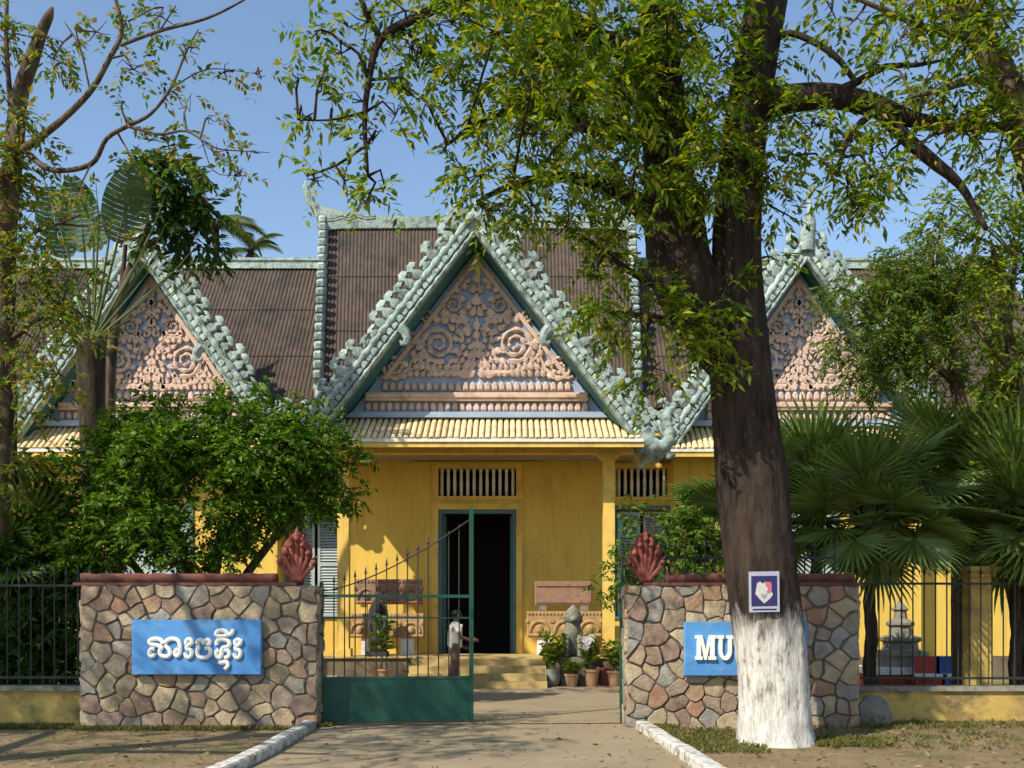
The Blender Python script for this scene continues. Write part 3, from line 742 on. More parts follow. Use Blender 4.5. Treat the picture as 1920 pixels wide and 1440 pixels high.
gate_wall(RX0, RX1, WF, WH, 'rubble stone gate wall behind the big whitewashed tree trunk')
# ------------------------------------------------ red naga lying along each wall top
def naga(xh, xt, y, label, face):
    """body from the tail end xt to the hooded heads at xh"""
    z = WH; s = 1 if xh > xt else -1
    t = thing('naga_balustrade', label, 'naga statue', (xh, y, z))
    xe = xh - s*.28
    n = 40; pts = [V((xt+(xe-xt)*k/n, y, z+.095+.006*math.sin(k*1.7))) for k in range(n+1)]
    part(MB().tube(pts, [.070*(1+.06*math.sin(k*1.3)) for k in range(n+1)], 10, flat=1.5), 'body', M['coping'], t, 'all')
    part(MB().box(min(xt,xh)-.04, max(xt,xh)+.04, y-.235, y+.235, z+.001, z+.045), 'coping_slab', M['coping'], t)
    # neck and hood: seven necks fanning out of one throat, each ending in a cobra head
    hb = MB(); rows = [(.045,.10,.10),(.16,.105,.095),(.27,.13,.08),(.38,.18,.06),(.50,.225,.045),(.62,.215,.04),(.72,.165,.035),(.82,.09,.03),(.90,.015,.02)]
    seg = 18
    for zz, rx, ry in rows:
        for a in range(seg):
            an = 2*math.pi*a/seg
            hb.v.append((rx*math.cos(an), ry*math.sin(an)*(1.0 if math.sin(an) < 0 else .7)+.02, zz))
    for k in range(len(rows)-1):
        for a in range(seg):
            c = (a+1) % seg; hb.f.append((k*seg+a, k*seg+c, (k+1)*seg+c, (k+1)*seg+a))
    hb.f.append(tuple(range(seg))[::-1]); hb.f.append(tuple((len(rows)-1)*seg+a for a in range(seg)))
    R = Matrix.Translation((xh, y, z)) @ Matrix.Rotation(face, 4, 'Z') @ Matrix.Rotation(-.10, 4, 'X') @ Matrix.Diagonal((1.0,1.0,.90,1))
    hd = part(hb.xform(R), 'hood', M['naga'], t, 'all')
    for k in range(7):
        a = (k-3)/3; ln = .83-.46*abs(a)**1.25; xx = .225*a
        q = [(.03*a,.08),(xx*.55,.08+ln*.30),(xx*.95,.08+ln*.58),(xx*1.06,.08+ln*.80),(xx*1.02,.08+ln*.96)]
        ne = MB().tube([R @ V((px_, -.075-.03*(1-abs(a))*(i/3)-.01*i, pz)) for i, (px_, pz) in enumerate(q)], [.036,.034,.033,.042,.022], 8)
        nk = part(ne, 'neck', M['naga'], hd, True)
        px_, pz = q[3]
        hm = MB().ball((0,0,0), (.045,.085,.046), 8, 6); hm.xform(R @ Matrix.Translation((px_*1.0, -.15-.02*(1-abs(a)), pz-.01)) @ Matrix.Rotation(.35, 4, 'X'))
        part(hm, 'head', M['naga'], hd, True)
        cr = MB().prism([(-.03,0),(.03,0),(.012,.07),(0,.11),(-.012,.07)], -.02, .02, .006)
        cr.xform(R @ Matrix.Translation((q[4][0], -.06, q[4][1]-.02)) @ Matrix.Rotation(a*.75, 4, 'Y'))
        part(cr, 'crest', M['naga'], hd, True)
    return t
naga(X(553,14.5), LX0-.06, WF+.23, 'shaded red cement naga with fanned hood on the wall of the Khmer sign', .18)
naga(X(1213,14.5), RX1-.02, WF+.23, 'sunlit red cement naga with fanned hood right of the gate opening', -.10)

# ------------------------------------------------ signs
def sign_board(x0, x1, z0, z1, label):
    t = thing('blue_sign', label, 'sign', ((x0+x1)/2, WF-.06, z0))
    bd = part(MB().prism([(x0,z0),(x1,z0),(x1,z1),(x0,z1)], WF-.115, WF-.035, .012), 'board', M['blue'], t); return t
SY = WF-.115
s1 = sign_board(X(247,SY), X(490,SY), Z(1265,SY), Z(1162,SY), 'blue board with raised white Khmer lettering on the stone wall')
def zs(x, y): return V((X(240+x/7.385,SY), SY-.012, Z(1155+y/7.385,SY)))
KH = [
 [[(310,385),(296,345),(345,318),(430,315),(478,345),(490,385)],[(308,392),(390,402),(455,420),(480,445),(450,465),(440,520),(480,560),(555,568),(592,530),(585,470),(545,430),(515,400)],
  [(372,455),(315,460),(297,510),(318,560),(365,555),(372,515)],[(520,375),(545,335),(610,312),(680,322),(722,365),(728,440),(722,520),(690,562),(655,535),(660,485),(695,455)]],
 [[(815,390),(808,345),(845,318),(888,330),(893,375),(850,400),(815,425),(822,455),(870,465),(892,505),(878,555),(838,580),(803,550),(800,505)]],
 [[(968,385),(965,345),(1000,322),(1035,345),(1050,385),(1065,345),(1105,322),(1140,350),(1130,390),(1090,400)],[(968,400),(985,440),(960,480),(968,545),(1010,580),(1085,582),(1140,545),(1148,480),(1120,440),(1070,450)]],
 [[(1225,272),(1228,225),(1270,196),(1340,200),(1378,235),(1375,272),(1300,280),(1225,275)],[(1380,262),(1430,252),(1458,215),(1462,180)],
  [(1238,400),(1230,360),(1262,328),(1340,326),(1405,348),(1412,400),(1375,435),(1325,430),(1300,470),(1300,540),(1262,585),(1226,550),(1224,495),(1262,470)],[(1340,475),(1395,470),(1412,520),(1390,575),(1340,580)],
  [(1258,632),(1290,655),(1325,640),(1365,632),(1395,660),(1385,700),(1345,738)]],
 [[(1492,395),(1486,350),(1522,325),(1562,340),(1566,382),(1525,405),(1492,430),(1498,460),(1545,470),(1568,510),(1552,562),(1515,585),(1482,555),(1478,515)],[(1565,352),(1590,350)]]]
for L_ in KH:
    b = MB()
    for st in L_:
        pp = []
        for k in range(len(st)-1):
            for t_ in (0, .25, .5, .75): pp.append(zs(st[k][0]+(st[k+1][0]-st[k][0])*t_, st[k][1]+(st[k+1][1]-st[k][1])*t_))
        pp.append(zs(*st[-1]))
        for _ in range(3): pp = [pp[0]]+[(pp[k-1]+pp[k]*2+pp[k+1])/4 for k in range(1, len(pp)-1)]+[pp[-1]]
        b.tube(pp, .031, 8)
    part(b, 'letter', M['letter'], s1, True)
s2 = sign_board(X(1283,SY), X(1515,SY), Z(1267,SY), Z(1166,SY), 'blue board lettered MUSEUM mostly hidden by the tree trunk')
def slab_letters():
    sw, se, th = .26, .10, .14       # stem width, serif reach, serif thickness (letter height 1)
    def arc(cx, cy, rx, ry, a0, a1, n=10): return [(cx+rx*math.cos(math.radians(a0+(a1-a0)*k/n)), cy+ry*math.sin(math.radians(a0+(a1-a0)*k/n))) for k in range(n+1)]
    Mp = [(0,0),(.40,0),(.40,th),(.31,th),(.31,.68),(.50,0),(.62,0),(.82,.68),(.82,th),(.72,th),(.72,0),(1.16,0),(1.16,th),(1.07,th),(1.07,1-th),(1.16,1-th),(1.16,1),(.78,1),(.58,.40),(.38,1),(0,1),(0,1-th),(.09,1-th),(.09,th),(0,th)]
    Up = [(0,1),(0,1-th),(.09,1-th)] + arc(.47,.36,.38,.38,180,360)+[(.85,1-th),(.94,1-th),(.94,1),(.56,1),(.56,1-th),(.64,1-th)]+arc(.47,.36,.17,.22,360,180)+[(.30,1-th),(.39,1-th),(.39,1)]
    Ep = [(0,0),(.80,0),(.80,.32),(.68,.32),(.66,th),(.36,th),(.36,.43),(.50,.43),(.50,.34),(.60,.34),(.60,.66),(.50,.66),(.50,.57),(.36,.57),(.36,1-th),(.66,1-th),(.68,.70),(.80,.70),(.80,1),(0,1),(0,1-th),(.09,1-th),(.09,th),(0,th)]
    cl = [(.62,.74),(.50,.88),(.36,.90),(.22,.82),(.20,.68),(.32,.58),(.48,.50),(.60,.40),(.60,.24),(.46,.11),(.30,.10),(.16,.22)]
    L, R = [], []
    for k in range(len(cl)):
        a, b = cl[max(k-1,0)], cl[min(k+1,len(cl)-1)]; dx, dy = b[0]-a[0], b[1]-a[1]; l = math.hypot(dx,dy); nx, ny = -dy/l*.105, dx/l*.105
        L.append((cl[k][0]+nx, cl[k][1]+ny)); R.append((cl[k][0]-nx, cl[k][1]-ny))
    return {'M': (Mp,1.16), 'U': (Up,.94), 'S': (L+R[::-1],.78), 'E': (Ep,.80)}
SL = slab_letters(); hgt = (1237-1191)*SY/F; xx = 1303
for ch, wpx in zip('MUSEUM', (41,32,24,26,32,40)):
    pl, wu = SL[ch]; x0 = X(xx,SY); kx = (wpx-2)*SY/F/wu; z0 = Z(1237,SY)
    part(MB().prism([(x0+a*kx, z0+c*hgt) for a, c in pl], SY-.045, SY-.001), 'letter', M['letter'], s2); xx += wpx

# ------------------------------------------------ low boundary walls, fences, pillar
def low_wall(x0, x1, y, h, label):
    t = thing('boundary_wall', label, 'wall', ((x0+x1)/2, y+.15, 0))
    part(MB().box(x0, x1, y, y+.30, -.1, h), 'wall_body', M['yellow_low'], t)
    part(MB().prism([(y-.05,h+.001),(y+.35,h+.001),(y+.33,h+.07),(y-.03,h+.07)], x0-.02, x1+.02, axis='x'), 'coping', M['greystone'], t)
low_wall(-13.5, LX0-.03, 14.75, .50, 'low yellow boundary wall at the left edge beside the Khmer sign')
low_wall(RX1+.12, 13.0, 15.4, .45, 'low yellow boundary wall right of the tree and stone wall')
def fence(x0, x1, y, z0, z1, step, label, grp='iron fences along the street'):
    t = thing('iron_fence', label, 'fence', ((x0+x1)/2, y, z0), grp)
    n = int((x1-x0)/step)
    for zz in (z0+.10, z1-.28): part(MB().box(x0, x1, y-.018, y+.018, zz, zz+.035), 'rail', M['iron'], t)
    h = z1-z0
    bm = MB().tube([(0,0,0),(0,0,h-.12)], .011, 6).mesh('bar', M['iron']); tmn = MB().lathe([(.011,0),(.026,.03),(.018,.06),(.002,.13)], seg=6).mesh('spear_tip', M['iron'])
    for k in range(n+1):
        x = x0+.02+(x1-x0-.04)*k/n; bo = inst('bar', bm, Matrix.Translation((x,y,z0)), t); inst('spear_tip', tmn, Matrix.Translation((x,y,z0+h-.125)), bo)
fence(RX1+.15, 8.6, 15.55, .52, 2.35, .17, 'dark iron bar fence standing on the right low yellow wall')
fence(-10.2, LX0-.05, 14.9, .57, 2.3, .17, 'dark iron bar fence standing on the left low yellow wall')
fence(RX0+.35, RX1-.1, 15.15, 0.0, 2.72, .15, 'iron fence showing just above the stone wall behind the tree')
pl = thing('gate_pillar', 'plain yellow square pillar in the fence beneath the fan palms', 'pillar', (X(1832,15.9), 15.9, 0))
xp = X(1832,15.9)
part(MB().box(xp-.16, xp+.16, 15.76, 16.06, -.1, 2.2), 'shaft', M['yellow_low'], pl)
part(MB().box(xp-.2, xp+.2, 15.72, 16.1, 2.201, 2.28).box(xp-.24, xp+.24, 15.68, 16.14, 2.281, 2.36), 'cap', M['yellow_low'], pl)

# ------------------------------------------------ iron gate leaves
def gate_leaf(hinge, ang, wd, label, mirror=1):
    t = thing('gate_leaf', label, 'gate', hinge, 'gate leaves')
    t.rotation_euler = (0, 0, ang); B = W(t)
    def w_(mb, name, parent=t, mat='green', sm=False): return part(mb.xform(B), name, M[mat], parent, sm)
    m = mirror; h0, hp, hm = .07, .66, 1.86
    def bx(a, c, y0, y1, z0, z1): a, c = sorted((a*m, c*m)); return MB().box(a, c, y0, y1, z0, z1)
    w_(bx(0, .055, -.028, .028, .02, 2.08), 'hinge_stile'); w_(bx(wd-.06, wd, -.03, .03, .03, 3.20), 'meeting_stile')
    w_(bx(.056, wd-.061, -.012, .012, h0, hp), 'solid_panel')
    w_(bx(.056, wd-.061, -.022, .022, hp+.001, hp+.04), 'rail'); w_(bx(.056, wd-.061, -.022, .022, h0-.03, h0-.001), 'rail')
    w_(bx(.056, wd-.061, -.022, .022, hm, hm+.045), 'rail'); w_(bx(.056, wd-.061, -.015, .015, hm-.31, hm-.285), 'rail')
    n = 13
    for k in range(n):
        x = .055+(wd-.115)*(k+1)/(n+1); top = 2.16+1.0*((k+1)/(n+1))**1.55
        bo = w_(MB().tube([(m*x,0,hp+.04),(m*x,0,top-.10)], .0095, 6), 'bar', mat='iron')
        if k < 10: part(MB().lathe([(.010,0),(.024,.025),(.016,.05),(.002,.12)], (m*x,0,top-.105), 6).xform(B), 'spear_tip', M['iron'], bo)
    pts = [(m*(.03+(wd-.07)*k/16), -.02, 1.95+1.08*(k/16)**1.45) for k in range(17)]
    w_(MB().tube(pts, .010, 6), 'curved_rail', mat='iron')
    for zz in (.35, 1.7): w_(bx(-.05, -.001, -.02, .02, zz, zz+.08), 'hinge')
gate_leaf((X(599,14.75), 14.75, 0), math.radians(8), 2.25, 'closed green iron gate leaf with solid lower panel and rising spear bars')
gate_leaf((X(1170,14.92), 14.92, 0), math.radians(-83.9), 2.25, 'green iron gate leaf swung open and seen edge on at right', -1) if False else None
def open_leaf():
    hx, hy = X(1166,14.95), 14.95
    a = math.atan2(hy, hx)+math.radians(.3)
    gate_leaf((hx, hy, 0), a, 2.25, 'green iron gate leaf swung open and seen edge on at right')
open_leaf()
# ================================================================== things on and around the porch
FZ = FL+.036
def carved_block(b0, x0, x1, y0, z0, z1, rows):
    """relief on the front face of a carved stone: arches with rosettes and a beaded top band"""
    b = MB(); w_ = x1-x0; h = z1-z0
    n = int(w_/.085)
    for k in range(n): b.ball((x0+(k+.5)*w_/n, y0-.005, z1-.06), (.034,.03,.03), 6, 4)
    for q in range(3):
        cx = x0+w_*(q+.5)/3; r = min(w_/6.6, h*.36)
        b.tube([(cx+r*math.cos(math.pi*k/10), y0-.005, z0+h*.22+r*math.sin(math.pi*k/10)*1.1) for k in range(11)], .035, 6)
        b.ball((cx, y0, z0+h*.32), (r*.45,.06,r*.5), 8, 5)
        for s in (-1, 1): b.ball((cx+s*r*1.25, y0, z0+h*.62), (.05,.04,.06), 6, 4)
    b.tube([(x0+.03,y0-.004,z0+.05),(x1-.03,y0-.004,z0+.05)], .03, 6)
    return b
def lintel(px0, px1, py0, py1, d, mat, label, dep=.34, plain=False):
    x0, x1, z0, z1 = X(px0,d), X(px1,d), Z(py1,d), Z(py0,d)
    t = thing('carved_lintel', label, 'carved stone', ((x0+x1)/2, d+dep/2, z0))
    part(MB().prism([(x0,z0),(x1,z0),(x1,z1),(x0,z1)], d, d+dep, .02), 'block', M[mat], t)
    if not plain: part(carved_block(None, x0, x1, d, z0, z1, 1), 'carving', M[mat], t, True)
    else: part(MB().box(x0+.04, x1-.04, d-.025, d-.001, z1-.12, z1-.05).box(x0+.04, x1-.04, d-.02, d-.001, z0+.05, z0+.10), 'carving', M[mat], t)
    return t
def plinth(px0, px1, py0, d, mat, label, z0=FZ, dep=.22, grp='white display plinths'):
    x0, x1, z1 = X(px0,d), X(px1,d), Z(py0,d)-.003
    b = MB().prism([(x0,z0),(x1,z0),(x1,z1),(x0,z1)], d, d+dep, .008)
    tag(part(b, 'display_plinth', M[mat]), label, 'plinth', grp)
# right pair
lintel(988, 1129, 1146, 1195, 24.75, 'sandstone', 'ochre carved lintel with arches on white plinths right of the door')
lintel(1003, 1110, 1090, 1134, 25.0, 'pinkstone', 'brownish pink slab resting above the ochre lintel right of the door', .2, True)
plinth(1007, 1031, 1195, 24.8, 'white', 'white plinth under the left end of the ochre arched lintel')
plinth(1094, 1116, 1195, 24.8, 'white', 'white plinth under the right end of the ochre arched lintel')
for a, c, lab in ((1010,1026,'small grey block between the two right hand slabs, nearer the door'), (1088,1104,'small grey block between the two right hand slabs, nearer the pillar')):
    d = 25.02; tag(part(MB().prism([(X(a,d),Z(1145.6,24.75)),(X(c,d),Z(1145.6,24.75)),(X(c,d),Z(1134,25.0)-.004),(X(a,d),Z(1134,25.0)-.004)], d, d+.15, .01), 'support_block', M['greystone']), lab, 'block', 'spacer blocks between slabs')
# left pair
lintel(650, 795, 1150, 1196, 24.75, 'sandstone', 'weathered ochre carved lintel on white plinths left of the door')
lintel(667, 791, 1086, 1133, 25.05, 'pinkstone', 'grey pink carved slab raised above the left lintel', .25)
plinth(751, 776, 1196, 24.8, 'white', 'bright white plinth under the left lintel nearer the door')
plinth(677, 690, 1196, 24.8, 'white', 'narrow white plinth under the left lintel near the pillar')
for a, c, lab in ((676,688,'yellow post holding up the raised slab, near the left pillar'), (756,772,'yellow post holding up the raised slab, nearer the door')):
    d = 25.1; tag(part(MB().box(X(a,d), X(c,d), d, d+.16, Z(1150,24.75)+.004, Z(1133,25.05)-.004), 'support_post', M['yellow_pale']), lab, 'post', 'posts under the raised slab')
# ------------------------------------------------ statues
def lion(px, d, z0, label, mat, H):
    """seated guardian lion on a square base"""
    x = X(px, d); t = thing('guardian_lion', label, 'statue', (x, d, z0)); k = H/1.15
    def at(b): return b.xform(Matrix.Translation((x,d,z0)) @ Matrix.Scale(k,4))
    part(at(MB().prism([(-.30,0),(.30,0),(.30,.10),(.25,.13),(-.25,.13),(-.30,.10)], -.30, .34, .015)), 'base', M[mat], t)
    body = MB().tube([(0,.16,.13),(0,.18,.30),(0,.10,.48),(0,.0,.64),(0,-.05,.76),(0,-.06,.84)], [.20,.225,.20,.19,.16,.12], 12)
    part(at(body), 'body', M[mat], t, 'all')
    hd = MB().ball((0,-.10,.94), (.155,.16,.15), 12, 8).ball((0,-.24,.90), (.085,.09,.07), 8, 6)
    h = part(at(hd), 'head', M[mat], t, 'all')
    part(at(MB().lathe([(.15,0),(.14,.05),(.09,.10),(.05,.14),(.02,.17)], (0,-.08,1.02), 10)), 'crown', M[mat], h, True)
    mn = MB()
    for k2 in range(12):
        a = math.pi*(.5+2*(k2+.5)/12); mn.ball((.165*math.cos(a), -.02, .90+.15*math.sin(a)), (.05,.06,.05), 6, 4)
    part(at(mn), 'mane', M[mat], h, True)
    for s in (-1, 1):
        part(at(MB().tube([(s*.13,-.04,.62),(s*.15,-.16,.42),(s*.14,-.20,.22),(s*.14,-.21,.135)], [.085,.075,.062,.065], 8).ball((s*.14,-.25,.165), (.07,.10,.04), 8, 5)), 'foreleg', M[mat], t, 'all')
        part(at(MB().ball((s*.19,.12,.27), (.10,.19,.15), 10, 6).ball((s*.20,-.04,.165), (.07,.13,.04), 8, 5)), 'hind_leg', M[mat], t, 'all')
plinth_b = MB().prism([(X(1050,23.55),0),(X(1098,23.55),0),(X(1098,23.55),.52),(X(1050,23.55),.52)], 23.25, 23.80, .02)
tag(part(plinth_b, 'statue_pedestal', M['greystone']), 'mossy grey pedestal block under the seated guardian lion', 'pedestal')
lion(1074, 23.52, .523, 'grey seated guardian lion statue among the flower pots', 'greystone', 1.30)
# dark standing figure stele at left
x = X(708, 24.1); st = thing('guardian_figure', 'dark weathered standing stone figure in front of the left lintel', 'statue', (x, 24.1, FZ))
part(MB().prism([(x-.26,FZ),(x+.26,FZ),(x+.24,FZ+.12),(x-.24,FZ+.12)], 23.92, 24.34, .015), 'base', M['darkstone'], st)
part(MB().prism([(x-.20,FZ+.121),(x+.20,FZ+.121),(x+.235,FZ+.7),(x+.22,FZ+1.1),(x+.12,FZ+1.32),(x,FZ+1.38),(x-.12,FZ+1.32),(x-.22,FZ+1.1),(x-.235,FZ+.7)], 24.12, 24.30, .03), 'back_slab', M['darkstone'], st)
fb = MB().tube([(x,24.06,FZ+.12),(x,24.05,FZ+.40),(x,24.06,FZ+.66),(x,24.05,FZ+.88),(x,24.06,FZ+.99),(x,24.06,FZ+1.05)], [.14,.125,.12,.15,.10,.05], 12)
part(fb, 'body', M['darkstone'], st, 'all'); hd = part(MB().ball((x,24.04,FZ+1.13), (.085,.09,.11), 10, 7), 'head', M['darkstone'], st, 'all')
part(MB().lathe([(.09,0),(.08,.05),(.04,.12),(.01,.16)], (x,24.04,FZ+1.20), 10), 'headdress', M['darkstone'], hd, True)
for s in (-1, 1): part(MB().tube([(x+s*.14,24.05,FZ+.90),(x+s*.185,24.02,FZ+.70),(x+s*.12,23.95,FZ+.56)], [.05,.045,.04], 7), 'arm', M['darkstone'], st, 'all')
# ------------------------------------------------ flower pots
def leaf_fan(mb, c, n, L, wd, up=.6, spread=1.0):
    for k in range(n):
        a = random.uniform(0, 2*math.pi); e = random.uniform(.1, 1)*up+.15; l = L*random.uniform(.6,1.1)
        d = V((math.cos(a)*spread, math.sin(a)*spread, e)).normalized(); s = d.cross(V((0,0,1))).normalized()*wd*random.uniform(.7,1.2)
        o = V(c)+d*l*random.uniform(0,.35)+V((0,0,random.uniform(-.02,.05)))
        m_ = o+d*l*.5+V((0,0,.03)); tip = o+d*l-V((0,0,l*.25))
        i = len(mb.v); mb.v += [tuple(o),tuple(m_+s),tuple(tip),tuple(m_-s)]; mb.f += [(i,i+1,i+2),(i,i+2,i+3)]
def pot(px, d, z0, r, h, mat, label, plant, ph, style=0):
    x = X(px, d); t = thing('flower_pot', label, 'potted plant', (x,d,z0), 'potted plants before the porch')
    prof = [(r*.68,0),(r*.80,h*.3),(r*.95,h*.8),(r*1.0,h*.86),(r*1.08,h*.88),(r*1.08,h),(r*.95,h),(r*.92,h*.9)] if style == 0 else [(r*.55,0),(r*.9,h*.25),(r*1.05,h*.55),(r*.98,h*.85),(r*1.05,h*.93),(r*1.05,h),(r*.9,h),(r*.88,h*.9)]
    part(MB().lathe(prof, (x,d,z0), 18), 'pot', M[mat], t, True)
    part(MB().lathe([(r*.9,h*.86),(r*.3,h*.9),(.01,h*.91)], (x,d,z0), 12), 'soil', M['soil'], t)
    b = MB(); stems = MB()
    for k in range(plant):
        a = random.uniform(0,2*math.pi); e = random.uniform(.5,1); top = V((x+math.cos(a)*r*1.1*e, d+math.sin(a)*r*1.1*e, z0+h+ph*random.uniform(.35,1)))
        base = V((x+random.uniform(-.3,.3)*r, d+random.uniform(-.3,.3)*r, z0+h*.88))
        stems.tube([base, base.lerp(top,.5)+V((0,0,.05)), top], .008, 5)
        for q in (.45,.7,1): leaf_fan(b, base.lerp(top,q), 6, .17, .035)
    part(stems, 'stem', M['stalk'], t); part(b, 'foliage', M['lf_pot'], t, kind='stuff'); return t
pot(1034, 23.15, .0, .21, .40, 'clay_grey', 'round grey pot with bushy yellow green plant right of the steps', 22, .75, 1)
pot(1072, 22.95, .0, .16, .30, 'terracotta', 'small terracotta pot standing below the lion pedestal', 7, .25)
p3 = pot(1109, 23.0, .0, .17, .40, 'terracotta', 'tan pot with tall plant bearing white blooms', 14, .85)
p4 = pot(1152, 23.1, .0, .16, .36, 'terracotta', 'tan pot with bright green plant next to the open gate leaf', 16, .62)
for pp, q in ((p3, ((1096,1199),(1102,1203),(1098,1213),(1108,1195))),):
    for i, (a, c) in enumerate(q):
        o = P(a, c, 22.8); b = MB()
        for k in range(7):
            an = 2*math.pi*k/7; dr = V((math.cos(an), -.3, math.sin(an)))*.095; sd = V((-math.sin(an),0,math.cos(an)))*.04
            i0 = len(b.v); b.v += [tuple(o),tuple(o+dr*.6+sd),tuple(o+dr),tuple(o+dr*.6-sd)]; b.f += [(i0,i0+1,i0+2),(i0,i0+2,i0+3)]
        part(b, 'white_bloom', M['petal_white'], pp)
# red bricks edging behind the pots
BRK = ['nearest the steps','second from the steps','third from the steps','just right of the lion pedestal','second right of the lion pedestal','third right of the lion pedestal','fourth right of the lion pedestal','last at the right']; bn = 0
for k in range(9):
    xk = X(1012,23.75)+k*.235
    if X(1046,23.7) < xk+.1 < X(1102,23.7): continue
    tag(part(MB().prism([(xk,0.001),(xk+.215,0.001),(xk+.215,.40+random.uniform(-.04,.04)),(xk,.40)], 23.58, 23.70, .01), 'edging_brick', M['brick_red']), 'red brick slab standing on edge behind the pots, ' + BRK[bn], 'brick', 'red edging bricks'); bn += 1
# young tree in a pot seen through the gate
x = X(715, 23.0); t = thing('potted_sapling', 'slim sapling with big light green leaves in a clay pot behind the gate', 'potted plant', (x,23.0,0))
part(MB().lathe([(.17,0),(.21,.2),(.24,.36),(.26,.37),(.26,.42),(.22,.42),(.21,.38)], (x,23.0,0), 18), 'pot', M['terracotta'], t, True)
part(MB().lathe([(.21,.36),(.01,.38)], (x,23.0,0), 12), 'soil', M['soil'], t)
part(MB().tube([(x,23,.36),(x+.02,23,.8),(x-.01,23,1.2),(x,23,1.5)], [.022,.02,.016,.01], 6), 'stem', M['stalk'], t)
b = MB()
for zz in (.78,.9,1.02,1.14,1.26,1.38,1.48): leaf_fan(b, (x,23,zz), 6, .36, .065, .7)
part(b, 'foliage', M['lf_pot'], t, kind='stuff')
# dark rubble heap line left of the steps
for k, (px, r) in enumerate(((625,.22),(655,.17),(752,.16),(778,.2))):
    o = P(px, 1275, 23.3); b = MB().ball((o.x, 23.3, r*.55), (r*1.1,r*.8,r*.6), 9, 6); b.v = [(p[0]+random.uniform(-.03,.03),p[1]+random.uniform(-.03,.03),max(0.001,p[2]+random.uniform(-.03,.03))) for p in b.v]
    lab = ['broad stone lying by the foot of the left porch pillar','small stone lying just right of the left porch pillar','small stone lying right of the potted sapling','stone lying beside the left end of the steps'][k]
    tag(part(b, 'loose_stone', M['greystone']), lab, 'stone', 'loose stones before the podium')
# ------------------------------------------------ poster nailed to the tree
def poster():
    d0 = 12.6-.468; q = lambda a, c: (X(a,d0), Z(c,d0))
    t = thing('tree_poster', 'small navy poster with white and red emblem nailed to the tree trunk', 'poster', (X(1432,d0), d0, Z(1147,d0)))
    def pl(pts, y0, y1, name, mat): part(MB().prism([q(*p) for p in pts], y0, y1), name, mat, t)
    nav = pmat('poster_navy', (.030,.025,.12), (.022,.02,.085), 6, .6, 0); brd = pmat('poster_border', (.40,.40,.46), (.33,.33,.42), 5, .6, 0)
    wh = pmat('poster_white', (.55,.53,.50), (.40,.41,.38), 30, .6, 0); rd = pmat('poster_red', (.50,.10,.14), (.45,.16,.2), 25, .6, 0)
    pl([(1404,1072),(1461,1071),(1462,1147),(1405,1148)], d0, d0+.012, 'backing', brd)
    pl([(1408.5,1080),(1457,1079.5),(1457.5,1136),(1409,1137)], d0-.003, d0-.0005, 'field', nav)
    pl([(1411,1141.5),(1456,1141),(1456,1144),(1411,1144.5)], d0-.003, d0-.0005, 'caption_bar', nav)
    pl([(1419,1094),(1425,1090),(1429,1094),(1436,1091),(1444,1092),(1447,1098),(1446,1108),(1449,1115),(1444,1122),(1438,1127),(1433,1131.5),(1429,1128),(1422,1121),(1416,1113),(1418,1104)], d0-.006, d0-.0035, 'emblem', wh)
    pl([(1434,1090.5),(1445,1091.5),(1447,1098),(1446,1108),(1443,1113),(1437,1110),(1440,1103),(1435,1098)], d0-.009, d0-.0065, 'emblem_red', rd)
    pl([(1426,1112),(1433,1115),(1438,1112),(1436,1121),(1430,1122)], d0-.009, d0-.0065, 'emblem_dark', pmat('poster_grey', (.22,.23,.22), (.30,.30,.27), 40, .6, 0))
poster()
# ------------------------------------------------ boulder, garden shrine and benches seen through the right fence
o = P(1640,1335,14.75); b = MB().ball((X(1638,14.7),14.75,.16), (.27,.22,.26), 12, 8); b.v = [(p[0]+random.uniform(-.035,.035),p[1]+random.uniform(-.03,.03),max(-.05,p[2]+random.uniform(-.03,.03))) for p in b.v]
tag(part(b, 'boulder', M['greystone']), 'grey boulder at the right end of the stone wall', 'boulder')
sx, sy = X(1688,21), 21.0; t = thing('stone_shrine', 'pale tiered stone ornament on a square base behind the right fence', 'shrine', (sx,sy,0))
part(MB().prism([(sx-.75,0),(sx+.75,0),(sx+.75,.42),(sx-.75,.42)], sy-.6, sy+.6, .02), 'base', M['redpaint'], t)
part(MB().prism([(sx-.82,.421),(sx+.82,.421),(sx+.82,.56),(sx-.82,.56)], sy-.66, sy+.66, .02), 'base_slab', M['white'], t)
part(MB().lathe([(.50,.561),(.50,.78),(.55,.80),(.55,.88),(.36,.92),(.34,1.05),(.42,1.1),(.42,1.16),(.24,1.22),(.22,1.38),(.28,1.42),(.28,1.47),(.14,1.55),(.12,1.7),(.17,1.74),(.06,1.86),(.02,2.0)], (sx,sy,0), 8), 'tiers', M['greystone'], t, True)
for (px, mt, lab) in ((1745,'redpaint','red painted bench behind the fence between the shrine and the pillar'),(1785,'bluepaint','blue painted bench behind the fence next to the yellow pillar')):
    bx_ = X(px,20); t = thing('garden_bench', lab, 'bench', (bx_,20,0), 'painted benches in the garden')
    part(MB().box(bx_-.24,bx_+.24,19.85,20.2,.40,.46), 'seat', M['white'], t); part(MB().box(bx_-.24,bx_+.24,20.16,20.2,.461,.8), 'backrest', M[mt], t)
    for s in (-1,1): part(MB().box(bx_+s*.19-.04,bx_+s*.19+.04,19.9,20.15,0,.399), 'leg', M[mt], t)
    part(MB().box(bx_-.149,bx_+.149,19.88,19.9,.08,.38), 'front_panel', M[mt], t)
